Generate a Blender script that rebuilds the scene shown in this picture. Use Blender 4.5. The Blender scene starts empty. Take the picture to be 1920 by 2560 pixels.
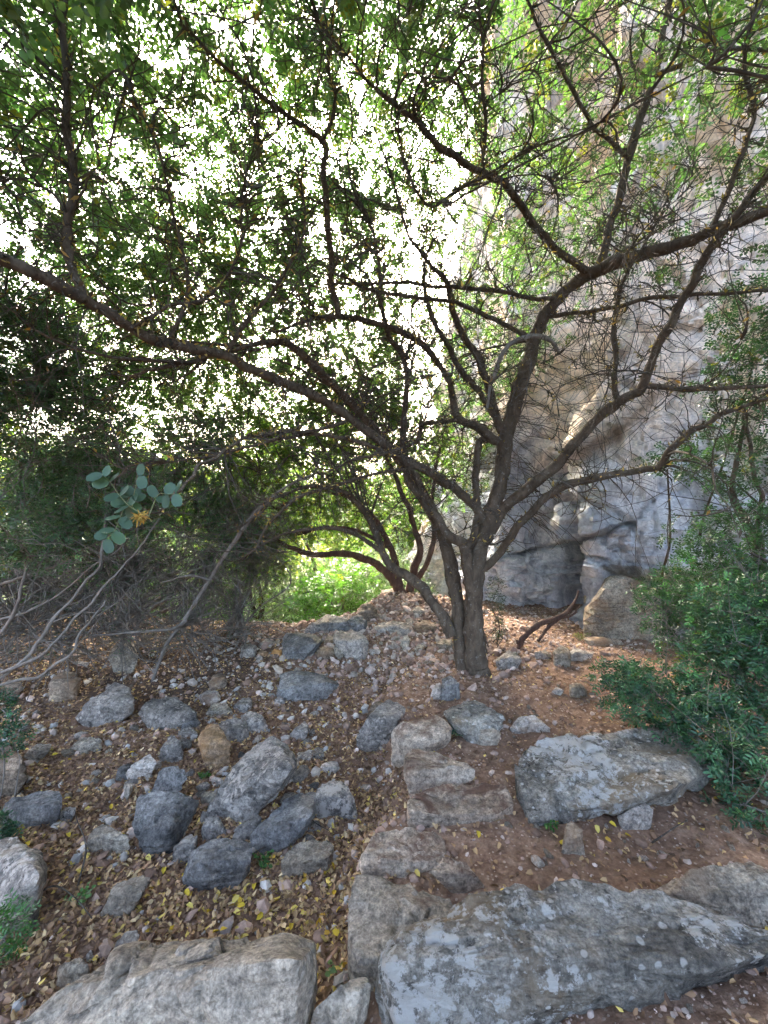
import bpy, bmesh, math
import numpy as np
from mathutils import Vector

# ------------------------------------------------------------------ camera, sky, sun, exposure
SC = bpy.context.scene
COL = SC.collection
CAMZ = 1.6
cam_data = bpy.data.cameras.new("camera")
cam = bpy.data.objects.new("camera", cam_data)
COL.objects.link(cam)
cam.location = (0, 0, CAMZ)
cam.rotation_euler = (math.radians(90), 0, 0)
cam_data.sensor_fit = 'HORIZONTAL'
cam_data.sensor_width = 36.0
cam_data.lens = 18.75
cam_data.clip_start = 0.02
cam_data.clip_end = 2000
SC.camera = cam

SUN_EL, SUN_AZ = math.radians(31), math.radians(-12)     # azimuth from +Y, negative = to the left
world = bpy.data.worlds.new("World")
SC.world = world
world.use_nodes = True
wn = world.node_tree
bg = wn.nodes["Background"]
sky = wn.nodes.new("ShaderNodeTexSky")
sky.sky_type = 'NISHITA'
sky.sun_disc = False
sky.sun_elevation = SUN_EL
sky.sun_rotation = SUN_AZ
sky.air_density = 0.75
sky.dust_density = 6.0
sky.ozone_density = 0.2
wn.links.new(sky.outputs[0], bg.inputs[0])
bg.inputs[1].default_value = 0.15

sd = bpy.data.lights.new("sun", 'SUN')
sd.energy = 1.5
sd.angle = math.radians(14)
sd.color = (1.0, 0.93, 0.82)
so = bpy.data.objects.new("sun", sd)
COL.objects.link(so)
sdir = Vector((math.sin(SUN_AZ) * math.cos(SUN_EL), math.cos(SUN_AZ) * math.cos(SUN_EL), math.sin(SUN_EL)))
so.rotation_euler = sdir.to_track_quat('Z', 'Y').to_euler()
so.location = (0, 30, 30)

SC.view_settings.view_transform = 'Standard'
SC.view_settings.look = 'None'
SC.view_settings.exposure = 3.95
SC.view_settings.gamma = 1.0
SC.view_settings.use_curve_mapping = False
SC.cycles.use_denoising = True
SC.cycles.use_adaptive_sampling = True
SC.cycles.adaptive_threshold = 0.035
SC.cycles.max_bounces = 7
SC.cycles.diffuse_bounces = 4
SC.cycles.transmission_bounces = 4
SC.cycles.glossy_bounces = 2

rng = np.random.default_rng(7)

# ------------------------------------------------------------------ numpy noise
def _hash(ix, iy, iz, seed):
    h = (ix.astype(np.int64) * 374761393 + iy.astype(np.int64) * 668265263 + iz.astype(np.int64) * 2147483647 + seed * 1274126177) & 0xFFFFFFFF
    h = ((h ^ (h >> 13)) * 1274126177) & 0xFFFFFFFF
    h = ((h ^ (h >> 16)) * 2246822519) & 0xFFFFFFFF
    h = h ^ (h >> 15)
    return (h & 0xFFFFFF) / float(0xFFFFFF)

def vnoise(p, seed=0):
    """value noise in [-1,1], p (N,3)"""
    i = np.floor(p).astype(np.int64)
    f = p - i
    f = f * f * f * (f * (f * 6 - 15) + 10)
    x, y, z = i[:, 0], i[:, 1], i[:, 2]
    fx, fy, fz = f[:, 0], f[:, 1], f[:, 2]
    def c(a, b, d):
        return _hash(x + a, y + b, z + d, seed)
    v00 = c(0, 0, 0) * (1 - fx) + c(1, 0, 0) * fx
    v10 = c(0, 1, 0) * (1 - fx) + c(1, 1, 0) * fx
    v01 = c(0, 0, 1) * (1 - fx) + c(1, 0, 1) * fx
    v11 = c(0, 1, 1) * (1 - fx) + c(1, 1, 1) * fx
    v0 = v00 * (1 - fy) + v10 * fy
    v1 = v01 * (1 - fy) + v11 * fy
    return (v0 * (1 - fz) + v1 * fz) * 2 - 1

def fbm(p, oct=4, seed=0, gain=0.5, lac=2.03):
    s, a, q = 0, 1.0, np.asarray(p, float)
    for k in range(oct):
        s = s + a * vnoise(q, seed + k * 17)
        a *= gain
        q = q * lac + 13.7
    return s

def ridged(p, oct=3, seed=0):
    s, a, q = 0, 1.0, np.asarray(p, float)
    for k in range(oct):
        s = s + a * (1 - np.abs(vnoise(q, seed + k * 31)) * 2)
        a *= 0.5
        q = q * 2.07 + 7.3
    return s

def worley(p, seed=0):
    """nearest and second nearest feature distance, and a random value per cell"""
    i = np.floor(p).astype(np.int64)
    f1 = np.full(len(p), 9.0); f2 = np.full(len(p), 9.0); cell = np.zeros(len(p))
    for a in (-1, 0, 1):
        for b in (-1, 0, 1):
            for c in (-1, 0, 1):
                x, y, z = i[:, 0] + a, i[:, 1] + b, i[:, 2] + c
                q = np.stack([x + _hash(x, y, z, seed), y + _hash(x, y, z, seed + 1), z + _hash(x, y, z, seed + 2)], axis=1)
                d = np.linalg.norm(q - p, axis=1)
                n = d < f1
                f2 = np.where(n, f1, np.minimum(f2, d))
                cell = np.where(n, _hash(x, y, z, seed + 3), cell)
                f1 = np.minimum(f1, d)
    return f1, f2, cell

def sstep(a, b, x):
    t = np.clip((x - a) / (b - a), 0, 1)
    return t * t * (3 - 2 * t)

# ------------------------------------------------------------------ mesh helpers
def mk_mesh(name, V, F, mat=None, smooth=True, col=None, sharp=None):
    """V (n,3), F (m,k) with one k; col (n,3) point colours"""
    me = bpy.data.meshes.new(name)
    V = np.ascontiguousarray(V, dtype=np.float32)
    F = np.ascontiguousarray(F, dtype=np.int32)
    m, k = F.shape
    me.vertices.add(len(V))
    me.vertices.foreach_set("co", V.ravel())
    me.loops.add(m * k)
    me.loops.foreach_set("vertex_index", F.ravel())
    me.polygons.add(m)
    me.polygons.foreach_set("loop_start", np.arange(0, m * k, k, dtype=np.int32))
    me.polygons.foreach_set("loop_total", np.full(m, k, dtype=np.int32))
    me.polygons.foreach_set("use_smooth", np.full(m, bool(smooth)))
    if col is not None:
        at = me.color_attributes.new("tint", 'FLOAT_COLOR', 'POINT')
        c = np.ones((len(V), 4), dtype=np.float32)
        c[:, :3] = col
        at.data.foreach_set("color", c.ravel())
    me.update()
    me.validate()
    if sharp: me.set_sharp_from_angle(angle=math.radians(sharp))
    if mat:
        me.materials.append(mat)
    return me

def link(name, me, parent=None, loc=(0, 0, 0), label=None, cat=None, group=None, kind=None):
    o = bpy.data.objects.new(name, me)
    COL.objects.link(o)
    o.location = loc
    if parent is not None:
        o.parent = parent
    if label: o["label"] = label
    if cat: o["category"] = cat
    if group: o["group"] = group
    if kind: o["kind"] = kind
    return o

def merge(parts):
    """list of (V,F,col) -> one"""
    Vs, Fs, Cs, n = [], [], [], 0
    for p in parts:
        Vs.append(p[0]); Fs.append(p[1] + n); n += len(p[0])
        if len(p) > 2: Cs.append(p[2])
    return np.vstack(Vs), np.vstack(Fs), (np.vstack(Cs) if Cs else None)

_ico = {}
def ico(n):
    if n not in _ico:
        bm = bmesh.new()
        bmesh.ops.create_icosphere(bm, subdivisions=n, radius=1)
        V = np.array([v.co[:] for v in bm.verts])
        F = np.array([[v.index for v in f.verts] for f in bm.faces])
        bm.free()
        _ico[n] = (V, F)
    return _ico[n]

def unit(v):
    return v / np.maximum(np.linalg.norm(v, axis=-1, keepdims=True), 1e-9)

def catmull(P, m):
    """P (n,k) -> smooth resample with m pts per span"""
    P = np.asarray(P, float)
    Q = np.vstack([2 * P[0] - P[1], P, 2 * P[-1] - P[-2]])
    out = []
    for i in range(1, len(Q) - 2):
        p0, p1, p2, p3 = Q[i - 1], Q[i], Q[i + 1], Q[i + 2]
        t = np.linspace(0, 1, m, endpoint=False)[:, None]
        out.append(0.5 * ((2 * p1) + (-p0 + p2) * t + (2 * p0 - 5 * p1 + 4 * p2 - p3) * t ** 2 + (-p0 + 3 * p1 - 3 * p2 + p3) * t ** 3))
    out.append(P[-1:])
    return np.vstack(out)

def tubes(P, R, k=4):
    """batch of tubes P (T,n,3), R (T,n) -> V,F quads (open ends tapered)"""
    T, n, _ = P.shape
    tan = np.empty_like(P)
    tan[:, 1:-1] = P[:, 2:] - P[:, :-2]
    tan[:, 0] = P[:, 1] - P[:, 0]
    tan[:, -1] = P[:, -1] - P[:, -2]
    tan = unit(tan)
    axis = unit(P[:, -1] - P[:, 0])
    ref = np.zeros((T, 3))
    a = np.abs(axis)
    ref[np.arange(T), np.argmin(a, axis=1)] = 1
    ref = np.repeat(ref[:, None, :], n, axis=1)
    u = unit(np.cross(tan, ref))
    w = np.cross(tan, u)
    ang = np.linspace(0, 2 * np.pi, k, endpoint=False)
    ring = u[:, :, None, :] * np.cos(ang)[None, None, :, None] + w[:, :, None, :] * np.sin(ang)[None, None, :, None]
    V = P[:, :, None, :] + ring * R[:, :, None, None]
    idx = np.arange(T * n * k).reshape(T, n, k)
    a0 = idx[:, :-1, :]; a1 = idx[:, 1:, :]
    F = np.stack([a0, np.roll(a0, -1, axis=2), np.roll(a1, -1, axis=2), a1], axis=-1).reshape(-1, 4)
    return V.reshape(-1, 3), F

def limb(P, R, k=12, seed=0, lump=0.10):
    """one thick tapering branch with uneven bark. P (n,3), R (n,)"""
    n = len(P)
    tan = np.gradient(P, axis=0)
    tan = unit(tan)
    u = np.zeros((n, 3)); 
    r0 = np.array([1.0, 0, 0]) if abs(tan[0, 0]) < 0.8 else np.array([0, 1.0, 0])
    u[0] = unit(np.cross(tan[0], r0))
    for i in range(1, n):
        v = u[i - 1] - tan[i] * np.dot(u[i - 1], tan[i])
        u[i] = v / np.linalg.norm(v)
    w = np.cross(tan, u)
    ang = np.linspace(0, 2 * np.pi, k, endpoint=False)
    ring = u[:, None, :] * np.cos(ang)[None, :, None] + w[:, None, :] * np.sin(ang)[None, :, None]
    V = P[:, None, :] + ring * R[:, None, None]
    q = V.reshape(-1, 3)
    rr = np.repeat(R, k)
    d = fbm(q * np.array([9, 9, 6]) + seed, 3, seed) * lump + fbm(q * 34 + seed, 2, seed + 5) * lump * 0.6
    V = q + (ring.reshape(-1, 3)) * (d * rr)[:, None]
    V = np.vstack([V, P[0], P[-1]])
    idx = np.arange(n * k).reshape(n, k)
    a0, a1 = idx[:-1], idx[1:]
    F = np.stack([a0, np.roll(a0, -1, axis=1), np.roll(a1, -1, axis=1), a1], axis=-1).reshape(-1, 4)
    c0 = np.stack([np.full(k // 2, n * k), idx[0][::2], np.roll(idx[0], -1)[::2], np.roll(idx[0], -2)[::2]], axis=-1)
    c1 = np.stack([np.full(k // 2, n * k + 1), idx[-1][::2], np.roll(idx[-1], -1)[::2], np.roll(idx[-1], -2)[::2]], axis=-1)
    return V, np.vstack([F, c0, c1])

# leaflets: base position, direction along the blade, normal, length, width -> two quads each
def leaflets(B, D, Nn, L, W, tint, fold=0.18, curl=0.12, kite=False):
    n = len(B)
    D = unit(D)
    S = unit(np.cross(D, Nn))
    Nn = np.cross(S, D)
    L = np.broadcast_to(L, (n,))[:, None]; W = np.broadcast_to(W, (n,))[:, None]
    def pt(l, s, h):
        return B + D * L * l + S * W * s + Nn * W * h
    if kite:
        V = np.stack([pt(0, 0, 0), pt(.5, .56, fold * .6), pt(1, 0, -curl), pt(.5, -.56, fold * .6)], axis=1)
        return V.reshape(-1, 3), np.arange(n * 4).reshape(n, 4), np.repeat(tint, 4, axis=0)
    V = np.stack([pt(0, 0, 0), pt(.28, .46, fold), pt(.74, .42, fold - curl), pt(1, 0, -curl * 1.6), pt(.74, -.42, fold - curl), pt(.28, -.46, fold)], axis=1)
    idx = np.arange(n * 6).reshape(n, 6)
    F = np.stack([idx[:, [0, 1, 2, 3]], idx[:, [3, 4, 5, 0]]], axis=1).reshape(-1, 4)
    return V.reshape(-1, 3), F, np.repeat(tint, 6, axis=0)

def rand_unit(n):
    return unit(rng.normal(size=(n, 3)))

def pinnate(B, D, up, L, pairs, lf_len, lf_wid, tint, kite=False):
    """compound leaves: B (n,3) foot of rachis, D direction, up normal; returns leaflet mesh arrays"""
    n = len(B)
    D = unit(D)
    S = unit(np.cross(D, up)); U = np.cross(S, D)
    L = np.broadcast_to(L, (n,)); lf_len = np.broadcast_to(lf_len, (n,)); lf_wid = np.broadcast_to(lf_wid, (n,))
    bs, ds, ns, ls, ws, ts = [], [], [], [], [], []
    for i in range(pairs):
        t = 0.22 + 0.78 * i / max(pairs - 1, 1)
        c = B + D * (L * t)[:, None] - U * (L * 0.18 * t * t)[:, None]
        for s in (-1, 1):
            d = S * s + D * (0.35 + 0.35 * t) + U * rng.uniform(-.25, .25, (n, 1)) + rng.normal(0, .12, (n, 3))
            bs.append(c); ds.append(d)
            ns.append(U + S * (s * -0.15) + rng.normal(0, .28, (n, 3)))
            k = rng.uniform(.75, 1.1, n)
            ls.append(lf_len * k); ws.append(lf_wid * k)
            ts.append(tint * rng.uniform(.8, 1.2, (n, 1)))
    return leaflets(np.vstack(bs), np.vstack(ds), np.vstack(ns), np.concatenate(ls), np.concatenate(ws), np.vstack(ts), kite=kite)

# ------------------------------------------------------------------ materials
def nodes_of(name):
    m = bpy.data.materials.new(name)
    m.use_nodes = True
    nt = m.node_tree
    return m, nt, nt.nodes["Principled BSDF"]

def N(nt, typ, props=None, **ins):
    n = nt.nodes.new(typ)
    for k, v in (props or {}).items():
        setattr(n, k, v)
    for k, v in ins.items():
        key = k.replace("_", " ")
        sock = n.inputs[key] if key in n.inputs else n.inputs[int(k[1:])]
        if hasattr(v, "bl_idname") or hasattr(v, "is_output"):
            nt.links.new(v, sock)
        else:
            sock.default_value = v
    return n

def ramp(nt, fac, stops):
    r = nt.nodes.new("ShaderNodeValToRGB")
    e = r.color_ramp.elements
    while len(e) > 1: e.remove(e[-1])
    e[0].position = stops[0][0]; e[0].color = (*stops[0][1], 1) if len(stops[0][1]) == 3 else stops[0][1]
    for p, c in stops[1:]:
        x = e.new(p); x.color = (*c, 1)
    nt.links.new(fac, r.inputs[0])
    return r.outputs[0]

def mixc(nt, fac, a, b, mode='MIX'):
    n = nt.nodes.new("ShaderNodeMix")
    n.data_type = 'RGBA'; n.blend_type = mode
    for s, v in ((n.inputs[0], fac), (n.inputs[6], a), (n.inputs[7], b)):
        if hasattr(v, "is_output"): nt.links.new(v, s)
        elif isinstance(v, (int, float)): s.default_value = v
        else: s.default_value = (*v, 1)
    return n.outputs[2]

def objcoord(nt):
    tc = N(nt, "ShaderNodeTexCoord")
    oi = N(nt, "ShaderNodeObjectInfo")
    mul = N(nt, "ShaderNodeMath", {"operation": 'MULTIPLY'}, _0=oi.outputs["Random"], _1=37.0)
    va = N(nt, "ShaderNodeVectorMath", {"operation": 'ADD'}, _0=tc.outputs["Object"], _1=mul.outputs[0])
    return va.outputs[0], oi.outputs["Random"]

def noise(nt, vec, scale, detail=6, rough=0.55, dist=0.0):
    return N(nt, "ShaderNodeTexNoise", None, Vector=vec, Scale=scale, Detail=detail, Roughness=rough, Distortion=dist).outputs["Fac"]

def rock_mat(name, dark, mid, light, lichen=None, lich_amt=0.5, soil=0.0, stain=None, stain_amt=0.35, bump=0.5, white=0.0):
    m, nt, bs = nodes_of(name)
    v, rnd = objcoord(nt)
    n1 = noise(nt, v, 3.2, 9, 0.66, 0.15)
    c = ramp(nt, n1, [(0.36, dark), (0.5, mid), (0.64, light)])
    # veins and bedding, stretched along one axis
    mp = N(nt, "ShaderNodeMapping", None, Vector=v)
    mp.inputs["Rotation"].default_value = (0.5, 0.7, 0.3)
    mp.inputs["Scale"].default_value = (2.0, 2.0, 13.0)
    n2 = noise(nt, mp.outputs[0], 2.2, 8, 0.66, 0.2)
    c = mixc(nt, ramp(nt, n2, [(0.42, (0, 0, 0)), (0.62, (.55, .55, .55))]), c, light)
    n3 = noise(nt, v, 42, 5, 0.7)
    c = mixc(nt, 0.8, c, ramp(nt, n3, [(0.34, (.35, .35, .35)), (0.48, (.95, .95, .95)), (0.66, (1.6, 1.6, 1.58))]), 'MULTIPLY')
    n9 = noise(nt, v, 120, 3, 0.6)
    c = mixc(nt, 0.6, c, ramp(nt, n9, [(0.36, (.55, .55, .55)), (0.62, (1.35, 1.35, 1.35))]), 'MULTIPLY')
    n10 = noise(nt, v, 11, 8, 0.68, 0.0)
    c = mixc(nt, 0.7, c, ramp(nt, n10, [(0.36, (.55, .55, .56)), (0.5, (1, 1, 1)), (0.64, (1.35, 1.33, 1.3))]), 'MULTIPLY')
    if stain:
        n4 = noise(nt, v, 1.7, 5, 0.6, 0.8)
        c = mixc(nt, ramp(nt, n4, [(0.56 - .1 * stain_amt, (0, 0, 0)), (0.72 - .1 * stain_amt, (.8, .8, .8))]), c, stain)
    if lichen:
        n5 = noise(nt, v, 19, 10, 0.75, 0.0)
        n6 = noise(nt, v, 1.9, 3, 0.5)
        s = N(nt, "ShaderNodeMath", {"operation": 'MULTIPLY_ADD'}, _0=n5, _1=0.6)
        s2 = N(nt, "ShaderNodeMath", {"operation": 'MULTIPLY'}, _0=n6, _1=0.4)
        nt.links.new(s2.outputs[0], s.inputs[2])
        t = 0.60 - 0.12 * lich_amt
        c = mixc(nt, ramp(nt, s.outputs[0], [(t - .012, (0, 0, 0)), (t + .012, (.92, .92, .92))]), c, lichen)
        n7 = noise(nt, v, 17.0, 9, 0.7, 0.0)
        c = mixc(nt, ramp(nt, n7, [(0.60, (0, 0, 0)), (0.64, (.75, .75, .75))]), c, tuple(x * .35 for x in dark))
        vo = N(nt, "ShaderNodeTexVoronoi", None, Vector=v, Scale=19.0)
        dn = noise(nt, v, 30, 3)
        sm = N(nt, "ShaderNodeMath", {"operation": 'MULTIPLY_ADD'}, _0=dn, _1=0.5, _2=vo.outputs["Distance"])
        c = mixc(nt, ramp(nt, sm.outputs[0], [(0.40, (.85, .85, .85)), (0.47, (0, 0, 0))]), c, lichen)
    if soil > 0:
        geo = N(nt, "ShaderNodeNewGeometry")
        sx = N(nt, "ShaderNodeSeparateXYZ", None, _0=geo.outputs["Normal"])
        n8 = noise(nt, v, 5.0, 8, 0.7, 0.5)
        ma = N(nt, "ShaderNodeMath", {"operation": 'MULTIPLY'}, _0=n8, _1=sx.outputs[2])
        c = mixc(nt, ramp(nt, ma.outputs[0], [(0.62 - .28 * soil, (0, 0, 0)), (0.74 - .28 * soil, (.9, .9, .9))]), c, (0.12, 0.062, 0.04))
    # each stone a shade lighter or darker, warmer or cooler
    hs = N(nt, "ShaderNodeHueSaturation", None, Color=c)
    mr = N(nt, "ShaderNodeMapRange", None, Value=rnd)
    mr.inputs["To Min"].default_value = 0.82; mr.inputs["To Max"].default_value = 1.15
    nt.links.new(mr.outputs[0], hs.inputs["Value"])
    nt.links.new(hs.outputs[0], bs.inputs["Base Color"])
    bs.inputs["Roughness"].default_value = 0.88
    bs.inputs["Specular IOR Level"].default_value = 0.25
    b1 = N(nt, "ShaderNodeBump", None, Height=n3, Strength=0.5 * bump, Distance=0.012)
    nb = noise(nt, mp.outputs[0], 6.0, 7, 0.7, 0.3)
    b2 = N(nt, "ShaderNodeBump", None, Height=nb, Strength=0.7 * bump, Distance=0.03, Normal=b1.outputs[0])
    nf = noise(nt, v, 14.0, 8, 0.72)
    b3 = N(nt, "ShaderNodeBump", None, Height=nf, Strength=0.8 * bump, Distance=0.03, Normal=b2.outputs[0])
    nt.links.new(b3.outputs[0], bs.inputs["Normal"])
    return m

def tint_mat(name, rough=0.6, transl=0.0, noise_amt=0.0, spec=0.3, bump=0.0):
    m, nt, bs = nodes_of(name)
    at = N(nt, "ShaderNodeAttribute", {"attribute_name": "tint"})
    c = at.outputs["Color"]
    if noise_amt:
        tc = N(nt, "ShaderNodeTexCoord")
        n = noise(nt, tc.outputs["Object"], 30, 6, .65)
        lo, hi = 1 - noise_amt, 1 + noise_amt
        c = mixc(nt, 1.0, c, ramp(nt, n, [(0.3, (lo, lo, lo)), (0.7, (hi, hi, hi))]), 'MULTIPLY')
        if bump:
            b = N(nt, "ShaderNodeBump", None, Height=n, Strength=bump, Distance=0.01)
            nt.links.new(b.outputs[0], bs.inputs["Normal"])
    nt.links.new(c, bs.inputs["Base Color"])
    bs.inputs["Roughness"].default_value = rough
    bs.inputs["Specular IOR Level"].default_value = spec
    if transl:
        tr = N(nt, "ShaderNodeBsdfTranslucent")
        tcx = mixc(nt, 1.0, c, (1.05, 1.35, 0.55), 'MULTIPLY')
        nt.links.new(tcx, tr.inputs[0])
        mx = N(nt, "ShaderNodeMixShader")
        mx.inputs[0].default_value = transl
        nt.links.new(bs.outputs[0], mx.inputs[1]); nt.links.new(tr.outputs[0], mx.inputs[2])
        nt.links.new(mx.outputs[0], nt.nodes["Material Output"].inputs[0])
    return m

def bark_mat(name, dark, mid, light, spots=True):
    m, nt, bs = nodes_of(name)
    tc = N(nt, "ShaderNodeTexCoord")
    v = tc.outputs["Object"]
    mp = N(nt, "ShaderNodeMapping", None, Vector=v)
    mp.inputs["Scale"].default_value = (1, 1, .45)
    n1 = noise(nt, mp.outputs[0], 16, 8, .68, .5)
    c = ramp(nt, n1, [(.3, dark), (.52, mid), (.75, light)])
    n4 = noise(nt, v, 2.6, 4, .6)
    c = mixc(nt, ramp(nt, n4, [(.4, (0, 0, 0)), (.7, (.6, .6, .6))]), c, tuple(.6 * a for a in mid))
    if spots:
        n2 = noise(nt, v, 30, 5, .6, .8)
        c = mixc(nt, ramp(nt, n2, [(.60, (0, 0, 0)), (.68, (.5, .5, .5))]), c, (.27, .26, .23))
    nt.links.new(c, bs.inputs["Base Color"])
    bs.inputs["Roughness"].default_value = .9
    bs.inputs["Specular IOR Level"].default_value = .15
    n3 = noise(nt, mp.outputs[0], 45, 6, .7)
    b1 = N(nt, "ShaderNodeBump", None, Height=n1, Strength=.8, Distance=.02)
    b2 = N(nt, "ShaderNodeBump", None, Height=n3, Strength=.6, Distance=.008, Normal=b1.outputs[0])
    nt.links.new(b2.outputs[0], bs.inputs["Normal"])
    return m

M = {}
M['grey'] = rock_mat("grey_limestone", (0.088, 0.078, 0.068), (0.198, 0.175, 0.151), (0.373, 0.325, 0.273), lichen=(0.443, 0.385, 0.323), lich_amt=.25, stain=(0.233, 0.165, 0.099), stain_amt=-.2, bump=1.0)
M['dark'] = rock_mat("dark_limestone", (.068, .064, .059), (.143, .135, .125), (.26, .247, .228), stain=(.19, .16, .12), stain_amt=-.3, bump=1.0)
M['tan'] = rock_mat("tan_limestone", (.14, .112, .08), (.27, .222, .165), (.40, .345, .27), stain=(.28, .17, .095), soil=.25, bump=1.0)
M['step'] = rock_mat("trodden_limestone", (.19, .135, .095), (.33, .25, .18), (.44, .36, .275), soil=.55, bump=.9)
M['smooth'] = rock_mat("smooth_limestone", (0.149, 0.118, 0.086), (0.220, 0.180, 0.135), (0.297, 0.250, 0.194), soil=.1, bump=.55)
M['lichen'] = rock_mat("lichened_limestone", (.075, .067, .054), (.20, .177, .145), (.34, .31, .262), lichen=(.52, .49, .44), lich_amt=.36, stain=(.30, .21, .12), stain_amt=.4, bump=1.2)
M['pale'] = rock_mat("pale_limestone", (0.209, 0.175, 0.140), (0.363, 0.310, 0.257), (0.528, 0.460, 0.387), stain=(0.374, 0.220, 0.126), stain_amt=.2, bump=.8)
M['orange'] = rock_mat("rust_limestone", (0.154, 0.100, 0.063), (0.352, 0.210, 0.099), (0.462, 0.340, 0.234), stain=(0.462, 0.220, 0.063), stain_amt=.8, bump=.9)
M['brown'] = rock_mat("brown_limestone", (0.077, 0.058, 0.042), (0.165, 0.122, 0.086), (0.297, 0.228, 0.162), stain=(0.220, 0.120, 0.059), bump=1.0)
M['bark'] = bark_mat("carob_bark", (.040, .029, .020), (.100, .074, .051), (.18, .142, .102))
M['redbark'] = bark_mat("red_bark", (.04, .026, .02), (.10, .06, .045), (.17, .115, .085), spots=False)
M['twig'] = bark_mat("twig_bark", (.036, .028, .021), (.085, .068, .052), (.16, .135, .11))
M['greytwig'] = bark_mat("grey_twig_bark", (.085, .072, .06), (.18, .157, .132), (.29, .262, .228))
M['leaf'] = tint_mat("carob_leaf", rough=.42, transl=.42, spec=.4)
M['bushleaf'] = tint_mat("mastic_leaf", rough=.38, transl=.35, spec=.45)
M['litter'] = tint_mat("dry_leaf", rough=.75, transl=.15, spec=.2)
M['gravel'] = tint_mat("gravel", rough=.9, noise_amt=.35, spec=.2, bump=.5)

# ------------------------------------------------------------------ terrain
F_PX = 1000.0
def height0(x, y):
    x = np.asarray(x, float); y = np.asarray(y, float)
    edge = np.interp(y, [0.8, 1.2, 1.6, 2.0, 2.3, 2.8, 3.4, 4.2, 5.0], [-.16, -.15, -.13, -.08, .08, .02, -.05, .2, .4])
    s = sstep(-.12, .16, x - edge)
    fade = 1 - sstep(3.3, 4.9, y)
    h = (-.15 + (.20 * s)) * fade
    h = h + 0.34 * np.exp(-((x - 1.3) / .72) ** 2 - ((y - .85) / .42) ** 2)
    h = h + 0.10 * sstep(1.0, 3.5, -x - .9) + .07 * np.maximum(-x - 3.2, 0)
    h = h + .27 * np.exp(-((x - .35) / 1.1) ** 2 - ((y - 6.3) / 1.0) ** 2)
    xl = np.maximum(.7, .125 * y)
    w = 1 - sstep(0, 1, (x - xl) / (1 + .12 * np.maximum(y - 7, 0)))
    y0 = 5.5 + 1.7 * sstep(-.5, .5, x)
    yy = np.maximum(y - y0, 0)
    drop = .45 * yy - .45 * .5 * (1 - np.exp(-yy / .5))
    drop = np.minimum(drop, 6.4 + .1 * np.maximum(y - 20, 0))
    h = h - drop * w
    h = h + np.clip((y - 26) * .27, 0, 16) * sstep(26, 34, y)
    h = h + np.clip((-x - 7) * .18, 0, 4)
    return h

def height(x, y):
    x = np.asarray(x, float); y = np.asarray(y, float)
    p = np.stack([x.ravel(), y.ravel(), np.zeros(x.size)], axis=1)
    n = fbm(p * 1.6, 3, 3) * .03 + fbm(p * 8.5, 3, 9) * .011
    far = sstep(12, 40, y).ravel()
    n = n + fbm(p * .15, 3, 21) * .9 * far
    return height0(x, y) + n.reshape(x.shape)

_ts = np.concatenate([np.arange(.5, 9, .01), np.arange(9, 90, .2)])
def gp(px, py):
    """the ground point seen at a photo position (1920 x 2560 frame)"""
    x = (px - 960) / F_PX * _ts
    z = CAMZ + (1280 - py) / F_PX * _ts
    d = z - height0(x, _ts)
    i = np.argmax(d <= 0)
    if d[i] > 0: i = len(_ts) - 1
    return np.array([x[i], _ts[i], float(height(x[i:i + 1], _ts[i:i + 1])[0])])

def at(px, py, d):
    return np.array([(px - 960) / F_PX * d, d, CAMZ + (1280 - py) / F_PX * d])

def to_px(P):
    return np.stack([960 + P[:, 0] / P[:, 1] * F_PX, 1280 - (P[:, 2] - CAMZ) / P[:, 1] * F_PX], axis=1)

u = np.linspace(-4.9, 4.9, 300)
v = np.linspace(-1.9, 5.25, 330)
gx = 1.25 * np.sinh(u)
gy = 1.9 + 1.25 * np.sinh(v)
GX, GY = np.meshgrid(gx, gy)
GZ = height(GX, GY)
V = np.stack([GX.ravel(), GY.ravel(), GZ.ravel()], axis=1)
idx = np.arange(V.shape[0]).reshape(GX.shape)
Fq = np.stack([idx[:-1, :-1], idx[:-1, 1:], idx[1:, 1:], idx[1:, :-1]], axis=-1).reshape(-1, 4)

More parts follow.
